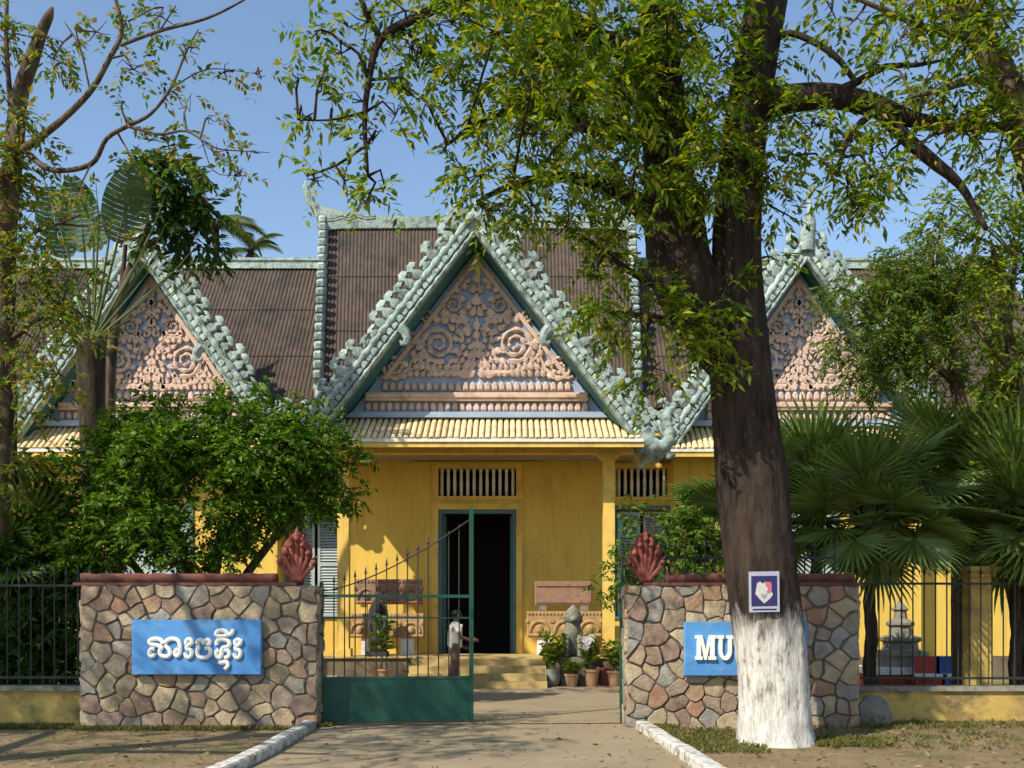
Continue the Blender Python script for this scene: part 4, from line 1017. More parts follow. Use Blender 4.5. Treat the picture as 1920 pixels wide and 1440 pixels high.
# ================================================================== person behind the gate
def skin_mesh(name, verts, edges, rads, mat, root=0, lv=2):
    me = bpy.data.meshes.new(name); me.from_pydata(verts, edges, []); o = bpy.data.objects.new(name+'_tmp', me); COL.objects.link(o)
    m = o.modifiers.new('s', 'SKIN'); m.use_smooth_shade = True
    sv = me.skin_vertices[0].data
    for k, r in enumerate(rads):
        sv[k].radius = r if hasattr(r, '__len__') else (r, r); sv[k].use_root = (k == root)
    sb = o.modifiers.new('b', 'SUBSURF'); sb.levels = lv; sb.render_levels = lv
    dg = bpy.context.evaluated_depsgraph_get(); res = bpy.data.meshes.new_from_object(o.evaluated_get(dg)); res.name = name
    bpy.data.objects.remove(o); res.materials.clear(); res.materials.append(mat)
    res.polygons.foreach_set('use_smooth', [True]*len(res.polygons)); return res
def person(px, d, label, turn):
    t = thing('person', label, 'person', (X(px,d), d, .012)); t.rotation_euler = (0,0,turn); t.scale = (1.05,1.05,1.05); B = W(t)
    # local frame: facing +x, height 1.62
    v = [(0,0,.88),(0,0,1.02),(.005,0,1.18),(.01,0,1.32),(.02,0,1.40),(.03,0,1.46),(.05,0,1.53),(.05,0,1.58),      # pelvis .. head 0-7
         (0,.085,.84),(.06,.09,.47),(.02,.09,.09),(.14,.10,.035),                                                      # left leg 8-11
         (0,-.085,.84),(-.06,-.09,.47),(-.16,-.09,.10),(-.05,-.10,.04),                                                # right leg 12-15
         (.01,.155,1.32),(.03,.20,1.08),(.16,.17,.90),(.24,.15,.86),                                                   # left arm 16-19
         (.01,-.155,1.32),(.06,-.20,1.09),(.28,-.16,1.02),(.36,-.14,1.02)]                                             # right arm 20-23
    e = [(0,1),(1,2),(2,3),(3,4),(4,5),(5,6),(6,7),(0,8),(8,9),(9,10),(10,11),(0,12),(12,13),(13,14),(14,15),(3,16),(16,17),(17,18),(18,19),(3,20),(20,21),(21,22),(22,23)]
    r = [(.12,.10),(.125,.10),(.145,.11),(.14,.10),(.055,.055),(.055,.055),(.095,.082),(.075,.07),.085,.055,.04,.04,.085,.055,.04,.04,.055,.042,.032,.03,.055,.042,.032,.03]
    inst('body', skin_mesh('body', v, e, r, M['skin']), B, t)
    # hair
    hb = MB().ball((.035,0,1.565), (.115,.098,.10), 14, 9); hb.v = [q for q in hb.v]
    part(hb.xform(B), 'hair', M['hair'], t, 'all')
    f = MB()
    for s in (-1, 1): f.ball((.05, s*.092, 1.52), (.018,.012,.032), 6, 5)
    f.ball((.145,0,1.515), (.022,.014,.022), 6, 5)
    part(f.xform(B), 'face_features', M['skin'], t, 'all')
    # hands: palm and five fingers
    for (o, s) in ((V((.24,.15,.86)), 1), (V((.36,-.14,1.02)), -1)):
        h = MB().ball(o+V((.03,0,-.005)), (.045,.018,.038), 8, 6)
        for k in range(4):
            zz = .026-.017*k; L = (.06,.068,.064,.05)[k]; h.tube([o+V((.06,0,zz)), o+V((.06+L*.6,s*-.006,zz-.006)), o+V((.06+L*.85,s*-.02,zz-.022))], [.0085,.0082,.007], 6)
        h.tube([o+V((.01,s*-.012,.03)), o+V((.035,s*-.03,.05)), o+V((.06,s*-.034,.055))], [.010,.0095,.008], 6)
        part(h.xform(B), 'hand', M['skin'], t, 'all')
    sv = [(0,0,.82),(0,0,.95),(.003,0,1.10),(.005,0,1.24),(.01,0,1.34),(.02,0,1.395),(.01,.16,1.33),(.025,.195,1.16),(.01,-.16,1.33),(.05,-.20,1.16)]
    inst('shirt', skin_mesh('shirt', sv, [(0,1),(1,2),(2,3),(3,4),(4,5),(4,6),(6,7),(4,8),(8,9)], [(.165,.14),(.165,.135),(.165,.13),(.17,.125),(.13,.10),(.065,.065),(.078,.078),(.07,.07),(.078,.078),(.07,.07)], M['shirt']), B, t)
    tv = [(0,0,.93),(0,0,.86),(.0,.085,.80),(.06,.09,.47),(.02,.09,.12),(.0,-.085,.80),(-.06,-.09,.47),(-.155,-.09,.13)]
    inst('trousers', skin_mesh('trousers', tv, [(0,1),(1,2),(2,3),(3,4),(1,5),(5,6),(6,7)], [(.14,.12),(.14,.12),.105,.08,.072,.105,.08,.072], M['trousers']), B, t)
person(853, 22.0, 'person in cream shirt and brown trousers walking toward the steps behind the gate', math.radians(18))
# ================================================================== vegetation
def np_mesh(name, co, faces_per, mat):
    """co: (n, k, 3) leaf corner arrays; faces_per: list of index tuples within one leaf"""
    n, k, _ = co.shape; m = bpy.data.meshes.new(name); nf = len(faces_per); fs = len(faces_per[0])
    m.vertices.add(n*k); m.vertices.foreach_set('co', co.astype(np.float32).ravel())
    idx = (np.arange(n)[:,None,None]*k + np.array(faces_per)[None]).ravel()
    m.loops.add(idx.size); m.loops.foreach_set('vertex_index', idx.astype(np.int32))
    m.polygons.add(n*nf); m.polygons.foreach_set('loop_start', (np.arange(n*nf)*fs).astype(np.int32))
    m.update(calc_edges=True); m.validate(); m.materials.append(mat); return m
def unit(a): return a/np.maximum(np.linalg.norm(a, axis=-1, keepdims=True), 1e-9)
def leaf_quads(o, d, L, Wd, droop=.12):
    n = len(o); d = unit(d); r = RNG.normal(size=(n,3)); up = np.array([0,0,1.0])
    s = np.cross(d, up+.55*r); s = unit(s); nn = np.cross(s, d)
    L = np.broadcast_to(np.asarray(L), (n,))[:,None]; Wd = np.broadcast_to(np.asarray(Wd), (n,))[:,None]
    mid = o + d*L*.45 + nn*Wd*.25
    tip = o + d*L; tip[:,2] -= (L*droop)[:,0]
    return np.stack([o, mid+s*Wd*.5-nn*Wd*.22, tip, mid-s*Wd*.5-nn*Wd*.22], 1)
def sprays(o, d, length, nl, L, Wd, bend=.28, side=.95):
    """pinnate sprays: leaflets in pairs along a bending rachis"""
    n = len(o); d = unit(d); t = (np.arange(nl)+1)/nl
    ln = length*RNG.uniform(.65,1.2,size=(n,1,1))
    pos = o[:,None,:] + d[:,None,:]*ln*t[None,:,None]; pos[:,:,2] -= bend*(ln[:,:,0]*t[None,:]**2)
    td = np.repeat(d[:,None,:], nl, 1).copy(); td[:,:,2] -= 2*bend*t[None,:]; td = unit(td)
    sd = unit(np.cross(td, np.array([0,0,1.0])+.35*RNG.normal(size=(n,1,3))))
    sg = np.where(np.arange(nl) % 2 == 0, 1, -1)[None,:,None]
    ld = td*.75 + sd*sg*side + RNG.normal(size=(n,nl,3))*.22; ld[:,:,2] -= .10
    return leaf_quads(pos.reshape(-1,3), ld.reshape(-1,3), L*RNG.uniform(.55,1.35,n*nl), Wd*RNG.uniform(.65,1.3,n*nl))
CLUMPS = []
def blob_pts(blobs, per):
    """blobs: (px, py, d, r_px[, density]); returns points and outward directions"""
    O, D = [], []; CLUMPS.clear()
    for bl in blobs:
        px, py, d, r = bl[:4]; dn = bl[4] if len(bl) > 4 else 1.0
        c = np.array(P(px, py, d)); R_ = r*d/F; n = max(3, int(per*dn*R_**2))
        m = max(3, int(4+9*R_)); cu = unit(RNG.normal(size=(m,3))); cc = c + cu*R_*RNG.uniform(.35,1.05,size=(m,1))*np.array([1,1.0,.85])
        CLUMPS.append((c, cc)); k = RNG.integers(0, m, n); u = unit(RNG.normal(size=(n,3)))
        O.append(cc[k] + u*np.minimum(R_*.42,.42)*RNG.uniform(.1,1,size=(n,1))**.7)
        D.append(u*.7 + cu[k]*.5 + RNG.normal(size=(n,3))*.4 + np.array([0,0,-.12]))
    return np.concatenate(O), np.concatenate(D)
def rough_tube(pts, rads, seg=28, step=.07, amp=.10, ridges=9, flare=0):
    """tapered trunk with fissured, uneven bark"""
    pts = [V(p) for p in pts]
    # resample on a Catmull-Rom curve
    Pp, Rr = [], []
    ext = [pts[0]*2-pts[1]]+pts+[pts[-1]*2-pts[-2]]
    for k in range(len(pts)-1):
        a, b, c, d = ext[k:k+4]; m = max(2, int((c-b).length/step))
        for i in range(m):
            t = i/m; Pp.append(.5*((2*b)+(c-a)*t+(2*a-5*b+4*c-d)*t*t+(3*b-a-3*c+d)*t**3)); Rr.append(rads[k]+(rads[k+1]-rads[k])*t)
    Pp.append(pts[-1]); Rr.append(rads[-1])
    b = MB().tube(Pp, Rr, seg); ph = [random.uniform(0,6.28) for _ in range(8)]
    for k in range(len(Pp)):
        for a in range(seg):
            i = k*seg+a; an = 2*math.pi*a/seg; z = k*step
            h = .5*math.sin(ridges*an+1.3*math.sin(z*2.1+ph[0])+ph[1])+.35*math.sin((ridges*2+1)*an+2*math.sin(z*1.3+ph[2])+ph[3])+.5*math.sin(2*an+z*.7+ph[4])+.3*math.sin(3*an-z*1.9+ph[5])+.35*random.uniform(-1,1)
            p = V(b.v[i]); q = Pp[k]; b.v[i] = tuple(q+(p-q)*(1+amp*h*.6))
    return b
def limb(spec, seg=10, amp=.08, step=.12):
    pts = [P(a, c, d) for a, c, d, r in spec]; rd = [r*d/F for a, c, d, r in spec]
    return rough_tube(pts, rd, seg, step, amp, 3)

BR = {}
def twigs(parent, mat):
    """thin wood from the nearest branch point to each leaf clump"""
    pool = np.array(BR.get(parent.name, [])).reshape(-1,3); b = MB()
    for c, cc in CLUMPS:
        if len(pool):
            q = pool[np.argmin(((pool-c)**2).sum(1))]
            if np.linalg.norm(q-c) < 2.2:
                m = (q+c)/2+np.array([RNG.normal()*.08, RNG.normal()*.08, .10]); b.tube([V(q), V(m), V(c)], [.020,.015,.011], 5, False)
        for p in cc:
            m = (c+p)/2+RNG.normal(size=3)*.05; b.tube([V(c), V(m), V(p)], [.010,.007,.004], 4, False)
    return part(b, 'twigs', M[mat], parent, kind='stuff')
def wood(spec, name, mat, parent, seg=10, amp=.08, step=.12, kr=1.0):
    BR.setdefault(parent.name, []).extend([tuple(P(a,c,d)) for a,c,d,r in spec] + [tuple((P(*spec[k][:3])+P(*spec[k+1][:3]))/2) for k in range(len(spec)-1)])
    part(limb([(a,c,d,r*kr) for a,c,d,r in spec], seg, amp, step), name, M[mat], parent, 'all')
# ------------------------------------------------------------------ the big whitewashed tree
D0 = 12.6
bt = thing('big_tree', 'big forked tree with whitewashed foot standing before the MUSEUM sign', 'tree', P(1452,1396,D0))
tr = [(1455,1403,D0,80),(1454,1385,D0,72),(1451,1320,D0,66),(1446,1240,D0,64),(1437,1150,D0,64),(1425,1050,D0,64),(1410,900,D0,63),(1396,780,D0,58),(1386,660,D0,54),(1383,520,D0,46),(1383,400,D0,44),(1395,260,D0,42),(1415,130,D0,40),(1437,0,D0,38),(1465,-200,D0,30),(1500,-460,D0,18)]
part(rough_tube([P(a,c,d) for a,c,d,r in tr], [r*d/F for a,c,d,r in tr], 44, .06, .09, 9), 'trunk', M['bark_big'], bt, 'all')
l1 = [(1392,730,D0,30),(1352,650,D0+.05,50),(1310,575,D0+.08,60),(1275,500,D0+.1,58),(1262,400,D0+.12,54),(1250,280,D0+.15,44),(1240,150,D0+.2,40),(1232,0,D0+.25,37),(1215,-200,D0+.3,28),(1180,-450,D0+.4,15)]
part(rough_tube([P(a,c,d) for a,c,d,r in l1], [r*d/F for a,c,d,r in l1], 34, .07, .10, 8), 'limb', M['bark_big'], bt, 'all')
br = [[(1225,410,12.7,24),(1175,366,12.6,17),(1110,342,12.5,13),(1040,332,12.3,10),(960,348,12.1,7),(905,372,12.0,4)],
 [(1238,130,12.8,22),(1120,70,12.4,18),(1000,10,12.0,14),(880,-10,11.7,11),(790,30,11.5,9),(715,72,11.4,8),(692,150,11.4,6),(684,230,11.4,5),(690,330,11.4,2.5)],
 [(1246,260,12.8,18),(1110,240,12.5,13),(1000,205,12.2,9),(910,222,12.0,6),(840,270,11.9,3)],
 [(715,72,11.4,6),(690,30,11.4,5),(660,-40,11.4,4)],[(692,150,11.4,4),(672,100,11.3,3),(640,80,11.3,2)],
 [(690,270,11.4,3),(630,310,11.3,2.5),(575,330,11.3,1.5)],[(686,210,11.4,3),(620,225,11.3,2),(560,225,11.3,1.2)],
 [(1410,200,12.5,30),(1480,185,12.4,25),(1560,180,12.3,22),(1640,197,12.2,20),(1720,226,12.1,14),(1830,238,12.0,10),(1960,234,11.9,7)],
 [(1650,205,12.2,16),(1700,260,12.1,13),(1760,312,12.0,11),(1800,347,12.0,8),(1850,430,11.9,4)],
 [(1430,90,12.5,8),(1480,62,12.4,6),(1560,100,12.3,6),(1606,156,12.3,5)],[(1556,178,12.3,9),(1610,152,12.2,7),(1660,125,12.1,6),(1720,122,12.0,4),(1780,110,11.9,2)],
 [(1640,205,12.2,8),(1590,260,12.1,6),(1570,330,12.1,3)],
 [(1330,600,12.6,12),(1270,600,12.2,8),(1180,590,11.9,5),(1110,580,11.8,3)],[(1290,560,12.6,10),(1200,520,12.2,7),(1130,470,12.0,4)],
 [(1440,-50,12.6,30),(1330,-250,11.5,22),(1150,-420,10.2,14)],[(1455,-150,12.6,24),(1600,-350,12.2,16),(1750,-500,11.8,10)],[(1232,-20,12.8,26),(1050,-220,11.2,18),(880,-400,9.8,10)]]
for s in br: wood(s, 'branch', 'bark_big', bt)
BR[bt.name] += [tuple(P(a,c,d)) for a,c,d,r in tr[6:]+l1]
big = [(1120,60,12.2,120),(1000,110,11.8,100),(900,50,11.6,80,.8),(1090,190,12.3,120),(985,250,11.8,80,.9),(1160,300,12.4,80),(1060,320,12.1,75),(905,325,11.7,60,.8),(915,395,11.7,50,.9),(1000,385,12,60),
 (1310,60,12.3,80),(1330,200,12.2,85),(1300,300,12.0,75,1.2),(1390,290,12.0,60,1.1),(1235,355,11.9,42,1.0),(1345,350,11.95,40,1.0),(1350,565,12.0,65),(1280,630,11.9,62),(1180,585,11.8,68),(1120,500,11.9,55),(1140,440,12.0,55),(1225,690,11.9,48,.9),(1330,665,12.0,50),(1110,590,11.8,42),(1060,430,12,45,.8),(1150,480,12,34,.7),
 (800,100,11.5,55,.7),(755,165,11.4,45,.7),(640,100,11.3,42,.6),(600,55,11.3,35,.6),(690,40,11.4,60,.6),(620,232,11.3,28,.7),(568,222,11.3,26,.8),(700,262,11.4,34,.6),(742,215,11.4,30,.6),(722,352,11.4,28,.8),(645,338,11.3,30,.8),(590,335,11.3,28,.9),(690,372,11.3,22,.8),(835,285,11.8,26,.8),(680,190,11.4,36,.5),(770,90,11.5,50,.6),(870,170,11.8,50,.5),(600,150,11.3,28,.5),(760,20,11.4,60,.5),(850,40,11.5,60,.7),(560,150,11.3,16,.7),(800,190,11.6,30,.6),
 (1490,215,12.2,45),(1560,290,12.1,62,1.1),(1640,325,12.1,58,1.1),(1590,352,12.0,50),(1480,290,12.1,45),(1530,235,12.2,45,.9),(1455,120,12.3,36,.8),(1660,300,12.0,40),(1440,330,12.1,40),(1440,480,12.2,24,.8),(1470,400,12.2,22,.6),(1420,150,12.3,40,.8),(1270,150,12.5,70,.8),(1180,130,12.4,80),(1390,60,12.3,40,.9),
 (1040,20,12,90),(1240,10,12.3,80),(1200,220,12.5,70,.9),(960,170,11.9,70,.8)]
over = [(930,60,10.0,110,.25),(1000,160,10.4,90,.25),(1085,235,10.7,80,.5),(1190,325,11.2,50,.6),(960,-80,9.8,130,.6),(1060,-20,10.4,110,.5),(1250,60,11.2,90,.6),(1160,150,10.9,80,.5),
 (1100,-200,12,160,.35),(1300,-160,12,150,.35),(1500,-200,12.4,150,.25)]
o, d = blob_pts(big+over, 205); twigs(bt, 'bark_big')
inst('crown', np_mesh('crown', sprays(o, d, .38, 12, .125, .048), [(0,1,2),(0,2,3)], M['lf_big']), Matrix.Identity(4), bt, 'stuff').matrix_basis = W(bt).inverted()
def crown(parent, blobs, per, mat, length, nl, L, Wd, bend=.28, name='crown', twig='bark'):
    o, d = blob_pts(blobs, per)
    if twig and parent.name in BR: twigs(parent, twig)
    return inst(name, np_mesh(name, sprays(o, d, length, nl, L, Wd, bend), [(0,1,2),(0,2,3)], M[mat]), Matrix.Identity(4), parent, 'stuff')

# ------------------------------------------------------------------ leaning street tree, upper right
rt = thing('leaning_tree', 'tree leaning in from the upper right with pale bare limb', 'tree', P(2080,1405,12.3))
rtr = [(2085,1405,12.3,60),(2075,1100,12.3,50),(2050,800,12.2,46),(2010,520,12.2,40),(1950,330,12.1,34),(1900,190,12.0,28),(1850,90,12.0,25),(1795,0,11.9,22),(1740,-120,11.8,16),(1690,-280,11.6,8)]
part(rough_tube([P(a,c,d) for a,c,d,r in rtr], [r*d/F for a,c,d,r in rtr], 24, .10, .08, 6), 'trunk', M['bark'], rt, 'all')
for s in ([(1915,215,12.0,14),(1860,195,12,10),(1820,215,11.9,8),(1760,250,11.9,4)],[(1880,150,12,12),(1820,150,11.9,9),(1760,170,11.8,6),(1710,180,11.8,3)],[(1840,70,12,10),(1760,60,11.9,7),(1660,20,11.8,5),(1590,-10,11.8,3)],[(1960,350,12,14),(1990,200,11.8,10),(1960,50,11.6,6)]):
    wood(s, 'branch', 'bark', rt)
crown(rt, [(1600,40,11.8,42,.8),(1560,20,11.8,26,.7),(1690,70,11.8,60,.9),(1750,140,11.9,60,.9),(1850,50,11.8,70,.9),(1900,140,11.8,60,.9),(1800,235,12,50,.9),(1730,190,11.8,40,.7),(1870,300,12,50,.5),(1640,120,11.8,24,.6),(1900,20,11.6,70,.9),(1780,20,11.8,60,.8),(1720,270,11.9,30,.7),(1830,260,11.9,42,.8),(1700,10,11.8,45,.8),(1800,-80,11.8,90,.4),(1900,-100,11.6,100,.4),(2000,200,11.8,90,.5)], 270, 'lf_big', .38, 11, .125, .046)

# ------------------------------------------------------------------ feathery trees inside the garden, right
ft = thing('feathery_tree', 'feathery leaved tree rising behind the fan palms at right', 'tree', P(1800,1300,18.5).xy.to_3d())
for s in ([(1805,1310,18.5,20),(1803,1000,18.5,18),(1808,830,18.5,15),(1790,700,18.4,12),(1755,560,18.3,8),(1740,430,18.3,4)],):
    wood(s, 'trunk', 'bark', ft, 14)
for s in ([(1806,850,18.5,9),(1860,700,18.5,7),(1885,560,18.5,4)],[(1795,720,18.4,8),(1720,660,18.2,6),(1640,600,18.2,3)],[(1770,610,18.3,6),(1810,500,18.3,4),(1850,430,18.3,2)],[(1808,900,18.5,8),(1880,820,18.4,5)]):
    wood(s, 'branch', 'bark', ft)
crown(ft, [(1580,540,18.2,26,.9),(1600,650,18.1,34,1),(1590,720,18.1,26,.8),(1650,700,18.1,40,1),(1700,580,18.1,50,1.1),(1670,500,18.2,40,1),(1560,640,18.1,18,.8),(1720,640,18.1,50,1),(1790,520,18.2,50,1),(1640,545,18.3,45,.9),(1700,490,18.3,42),(1735,560,18.4,50),(1625,640,18.2,44,.8),(1690,650,18.2,46,.9),(1760,450,18.4,40),(1800,590,18.5,55,.8),(1590,600,18.2,24,.8),(1740,700,18.3,42,.6),(1680,720,18.3,30,.6),(1820,500,18.4,40,.7),(1810,700,18.6,40,.5),(1660,590,18.2,40),(1610,690,18.2,26,.6),(1770,640,18.4,40,.8)], 360, 'lf_feather', .50, 16, .13, .036, .35)
gt = thing('garden_tree', 'light green tree at the right edge above the fan palms', 'tree', P(1930,1300,16.5).xy.to_3d())
part(limb([(1935,1330,16.5,22),(1930,1000,16.5,18),(1915,800,16.4,14),(1890,620,16.4,9),(1860,460,16.3,4)], 14), 'trunk', M['bark'], gt, 'all')
for s in ([(1918,820,16.4,8),(1960,640,16.4,5)],[(1905,700,16.4,8),(1850,640,16.3,5),(1820,600,16.3,3)],[(1890,620,16.4,7),(1905,480,16.4,4)]): wood(s, 'branch', 'bark', gt)
crown(gt, [(1880,420,16.4,55,.9),(1830,410,16.3,40,.8),(1780,380,16.3,36,.8),(1900,520,16.4,55,.8),(1860,600,16.4,50,.8),(1900,690,16.4,55,.9),(1850,760,16.4,50,.8),(1900,830,16.3,55,.9),(1810,800,16.5,36,.6),(1760,420,16.3,24,.6),(1840,500,16.3,36,.7),(1900,340,16.3,36,.6),(1960,450,16.4,80,.7),(1960,700,16.4,80,.7),(1850,880,16.6,45,.8)], 360, 'lf_big', .38, 10, .125, .048)

# ------------------------------------------------------------------ sparse tree at the left edge
lt = thing('sparse_tree', 'thin leaved tree at the left edge with bare crossing branches', 'tree', P(15,1300,16).xy.to_3d())
part(limb([(4,1330,16,27),(0,1050,16,25),(6,800,16,23),(4,600,16,22),(12,420,16,20),(26,280,16,18),(34,190,16,15),(60,110,15.9,13),(80,55,15.9,10),(92,30,15.8,8),(98,14,15.8,3)], 20, .14, .08), 'trunk', M['bark'], lt, 'all')
for s in ([(30,290,16,16),(70,262,15.9,13),(120,222,15.8,11),(170,170,15.7,10),(205,110,15.6,9),(228,62,15.6,8),(220,10,15.5,7),(195,-60,15.5,5)],
 [(226,85,15.6,6),(300,58,15.5,6),(385,35,15.4,5),(450,4,15.3,3.5),(500,-30,15.3,2)],[(40,275,16,12),(95,318,15.8,9),(170,308,15.7,8),(200,260,15.6,7),(240,236,15.5,7),(282,214,15.5,5.5),(320,165,15.4,5),(350,95,15.4,3.5),(372,55,15.3,2)],
 [(240,237,15.5,6),(300,252,15.4,5),(350,246,15.4,4),(400,276,15.3,3),(450,283,15.3,2),(505,286,15.3,1)],[(20,200,16,10),(12,80,16,8),(14,-40,16,6)],[(170,175,15.7,4),(150,90,15.6,3),(120,40,15.6,2)],
 [(320,165,15.4,3),(390,130,15.3,2),(480,138,15.2,1)],[(376,258,15.4,2.5),(400,320,15.3,2),(440,330,15.3,1)],[(14,640,16,12),(70,600,15.8,9),(120,560,15.7,5)],[(12,500,16,10),(60,440,15.8,7),(110,420,15.7,4)],[(300,57,15.5,3),(330,10,15.4,2)],[(240,40,15.6,3),(290,15,15.5,2)]):
    wood(s, 'branch', 'bark', lt, 8, .14, .09, .55)
crown(lt, [(30,310,15.8,50,.6),(70,250,15.7,40,.5),(20,200,15.9,36,.5),(100,110,15.7,46,.35),(60,70,15.8,40,.35),(180,60,15.6,44,.35),(250,130,15.5,50,.22),(300,30,15.5,44,.25),(360,90,15.4,36,.2),(420,135,15.3,26,.25),(485,137,15.3,14,.6),(250,300,15.6,40,.35),(320,290,15.5,40,.3),(400,285,15.4,40,.3),(450,330,15.3,24,.4),(350,200,15.4,40,.16),(390,220,15.4,20,.4),(230,190,15.6,26,.3),
  (60,430,15.7,50,.6),(110,600,15.6,48,.9),(60,560,15.7,44,.7),(130,520,15.6,40,.6),(60,680,15.7,44,.6),(150,350,15.6,34,.5),(30,760,15.7,44,.7),(110,700,15.6,40,.6),(170,640,15.5,28,.5),(90,480,15.6,50,.5),(20,520,15.8,50,.7),(200,420,15.5,24,.4),(250,450,15.5,20,.3),(20,880,15.7,50,.8),(-40,300,15.8,90,.7),(-60,600,15.9,90,.8),(-40,60,15.8,80,.5)], 360, 'lf_left', .30, 8, .13, .058)

# off-frame street tree whose shade falls across the gate and the left corner
st_ = thing('street_tree', 'street tree outside the picture at left whose shade dapples the gate', 'tree', (-9.5,7.5,0))
part(rough_tube([(-9.5,7.5,-.05),(-9.5,7.5,1.2),(-9.4,7.6,3),(-9.2,7.9,5.2),(-8.9,8.2,7.2),(-8.4,8.5,8.8)], [.38,.30,.27,.24,.17,.06], 20, .12, .08, 7), 'trunk', M['bark'], st_, 'all')
for q in ([(-9.2,7.9,5.2),(-8.2,8.6,6.6),(-7.2,9.0,7.8)],[(-9.3,7.8,4.4),(-10.8,8.8,6.0),(-12,9.6,7.2)],[(-9.0,8.1,6.8),(-9.6,9.2,8.0),(-9.9,10,9)],[(-9.2,7.9,5.4),(-8.4,6.6,7),(-7.8,5.6,8)]):
    part(rough_tube(q, [.12,.08,.03], 10, .15, .06, 3), 'branch', M['bark'], st_, 'all')
def crown_w(parent, balls, per, mat, length, nl, L, Wd, bend=.5):
    O, D = [], []
    for x, y, z, r, dn in balls:
        n = int(per*dn*r*r); u = unit(RNG.normal(size=(n,3))); O.append(np.array([x,y,z])+u*r*RNG.uniform(.1,1,size=(n,1))**.6); D.append(u+RNG.normal(size=(n,3))*.5)
    inst('crown', np_mesh('crown', sprays(np.concatenate(O), np.concatenate(D), length, nl, L, Wd, bend), [(0,1,2),(0,2,3)], M[mat]), Matrix.Identity(4), parent, 'stuff').matrix_basis = W(parent).inverted()
crown_w(st_, [(-7.3,9.0,8.2,.9,1.1),(-6.7,9.4,8.7,.7,1.0),(-7.9,9.3,8.9,.9,1.1),(-6.3,8.6,7.7,.6,.9),(-12.2,9.8,7.4,1.5,2.6),(-13.4,10.6,8.0,1.6,2.6),(-11.9,10.4,6.4,1.1,2.2),(-12.8,10.8,9.2,1.4,2.2),(-11.2,10.2,8.6,1.2,.5),(-9.8,10,9.4,1.1,.5),(-8.6,7,8.6,1.3,.7),(-10.6,8.2,8.2,1.3,.6),(-7.6,5.8,8.2,1.2,.7),(-9.2,8.6,9.9,1.2,.6),(-6.2,9.6,6.6,.45,.8),(-5.6,9.9,6.3,.4,.6),(-7.0,7.6,7.6,.8,.9),(-6.2,7.0,7.4,.7,.8),(-5.4,7.6,7.0,.6,.8),(-8.4,7.4,7.4,.8,.8),(-11.0,6.6,8.0,1.2,.7)], 70, 'lf_big', .42, 10, .15, .05)

# ------------------------------------------------------------------ big leafy bush behind the left wall
bu = thing('leafy_bush', 'large dense green bush overhanging the wall of the Khmer sign', 'bush', P(380,1250,16.8).xy.to_3d())
for s in ([(380,1330,17,14),(370,1150,17,12),(330,1000,16.9,9),(250,860,16.7,5)],[(385,1330,17,12),(400,1100,17,10),(430,930,17,8),(470,800,17,4)],[(380,1330,17,12),(420,1150,17,9),(520,1000,17,7),(620,880,17.1,4)],[(375,1320,17,10),(290,1120,16.8,8),(190,980,16.6,5)]):
    wood(s, 'stem', 'bark', bu)
crown(bu, [(350,860,16.6,120),(250,900,16.4,100),(450,860,16.7,110),(540,880,17,90),(600,850,17.2,60,.9),(180,870,16.4,70,.9),(140,930,16.3,50,.8),(300,800,16.8,70),(420,785,16.9,60),(530,800,17.1,60),(590,790,17.2,36,.8),(230,820,16.7,50),(340,980,16.2,90),(240,1000,16.1,80),(450,970,16.5,80,.9),(560,950,17,60,.8),(620,930,17.2,36,.8),(190,1030,15.9,46,.9),(160,1050,15.8,30),(330,1050,15.9,50,.9),(430,1050,16.2,40,.6),(665,930,17.4,22,.8),(660,870,17.4,24,.8),(575,745,17.3,20,.7),(500,760,17.2,30,.8),(640,800,17.3,20,.7),(100,900,16.4,40,.7),(120,1000,16.1,36,.8)], 470, 'lf_bush', .30, 10, .115, .058, .2, 'foliage')
# shrubs behind the right wall
sh = thing('garden_shrub', 'bright green shrub behind the right stone wall beside the naga', 'shrub', P(1270,1250,17).xy.to_3d())
for s in ([(1270,1320,17,10),(1265,1150,17,8),(1240,1020,17,4)],[(1275,1320,17,9),(1300,1120,17,7),(1320,1000,17,4)]): wood(s, 'stem', 'bark', sh)
crown(sh, [(1265,1000,17,55),(1310,1010,17,50),(1215,970,17.1,34,.9),(1250,1060,16.8,50),(1320,1060,16.8,45),(1200,1040,17,30,.8),(1195,1090,17,30,.9),(1290,960,17.2,34,.8),(1350,1050,17,36)], 400, 'lf_shrub', .26, 9, .105, .056, .2, 'foliage')
sh2 = thing('climbing_shrub', 'small light green shrub hanging over the open gate leaf', 'shrub', P(1165,1300,16.6).xy.to_3d())
part(limb([(1185,1330,16.6,8),(1178,1200,16.6,6),(1160,1110,16.6,3)]), 'stem', M['bark'], sh2, 'all')
crown(sh2, [(1150,1095,16.5,26),(1128,1105,16.4,20),(1165,1070,16.6,24),(1175,1020,16.7,20,.8),(1185,1210,16.4,18,.9)], 380, 'lf_shrub', .22, 8, .10, .05, .3, 'foliage')
# dark planting in the left corner
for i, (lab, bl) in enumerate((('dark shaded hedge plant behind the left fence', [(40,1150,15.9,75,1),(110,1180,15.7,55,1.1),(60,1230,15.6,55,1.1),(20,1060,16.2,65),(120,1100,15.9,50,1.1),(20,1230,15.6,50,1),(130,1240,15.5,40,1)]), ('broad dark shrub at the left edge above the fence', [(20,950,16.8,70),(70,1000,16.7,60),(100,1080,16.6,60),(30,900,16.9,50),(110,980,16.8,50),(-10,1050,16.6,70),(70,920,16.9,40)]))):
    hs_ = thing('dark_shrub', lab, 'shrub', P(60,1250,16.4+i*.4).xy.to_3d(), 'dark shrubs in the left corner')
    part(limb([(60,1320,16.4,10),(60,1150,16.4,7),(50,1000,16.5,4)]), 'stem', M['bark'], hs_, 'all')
    crown(hs_, bl, 520, 'lf_dark', .4, 9, .17, .07, .3, 'foliage')

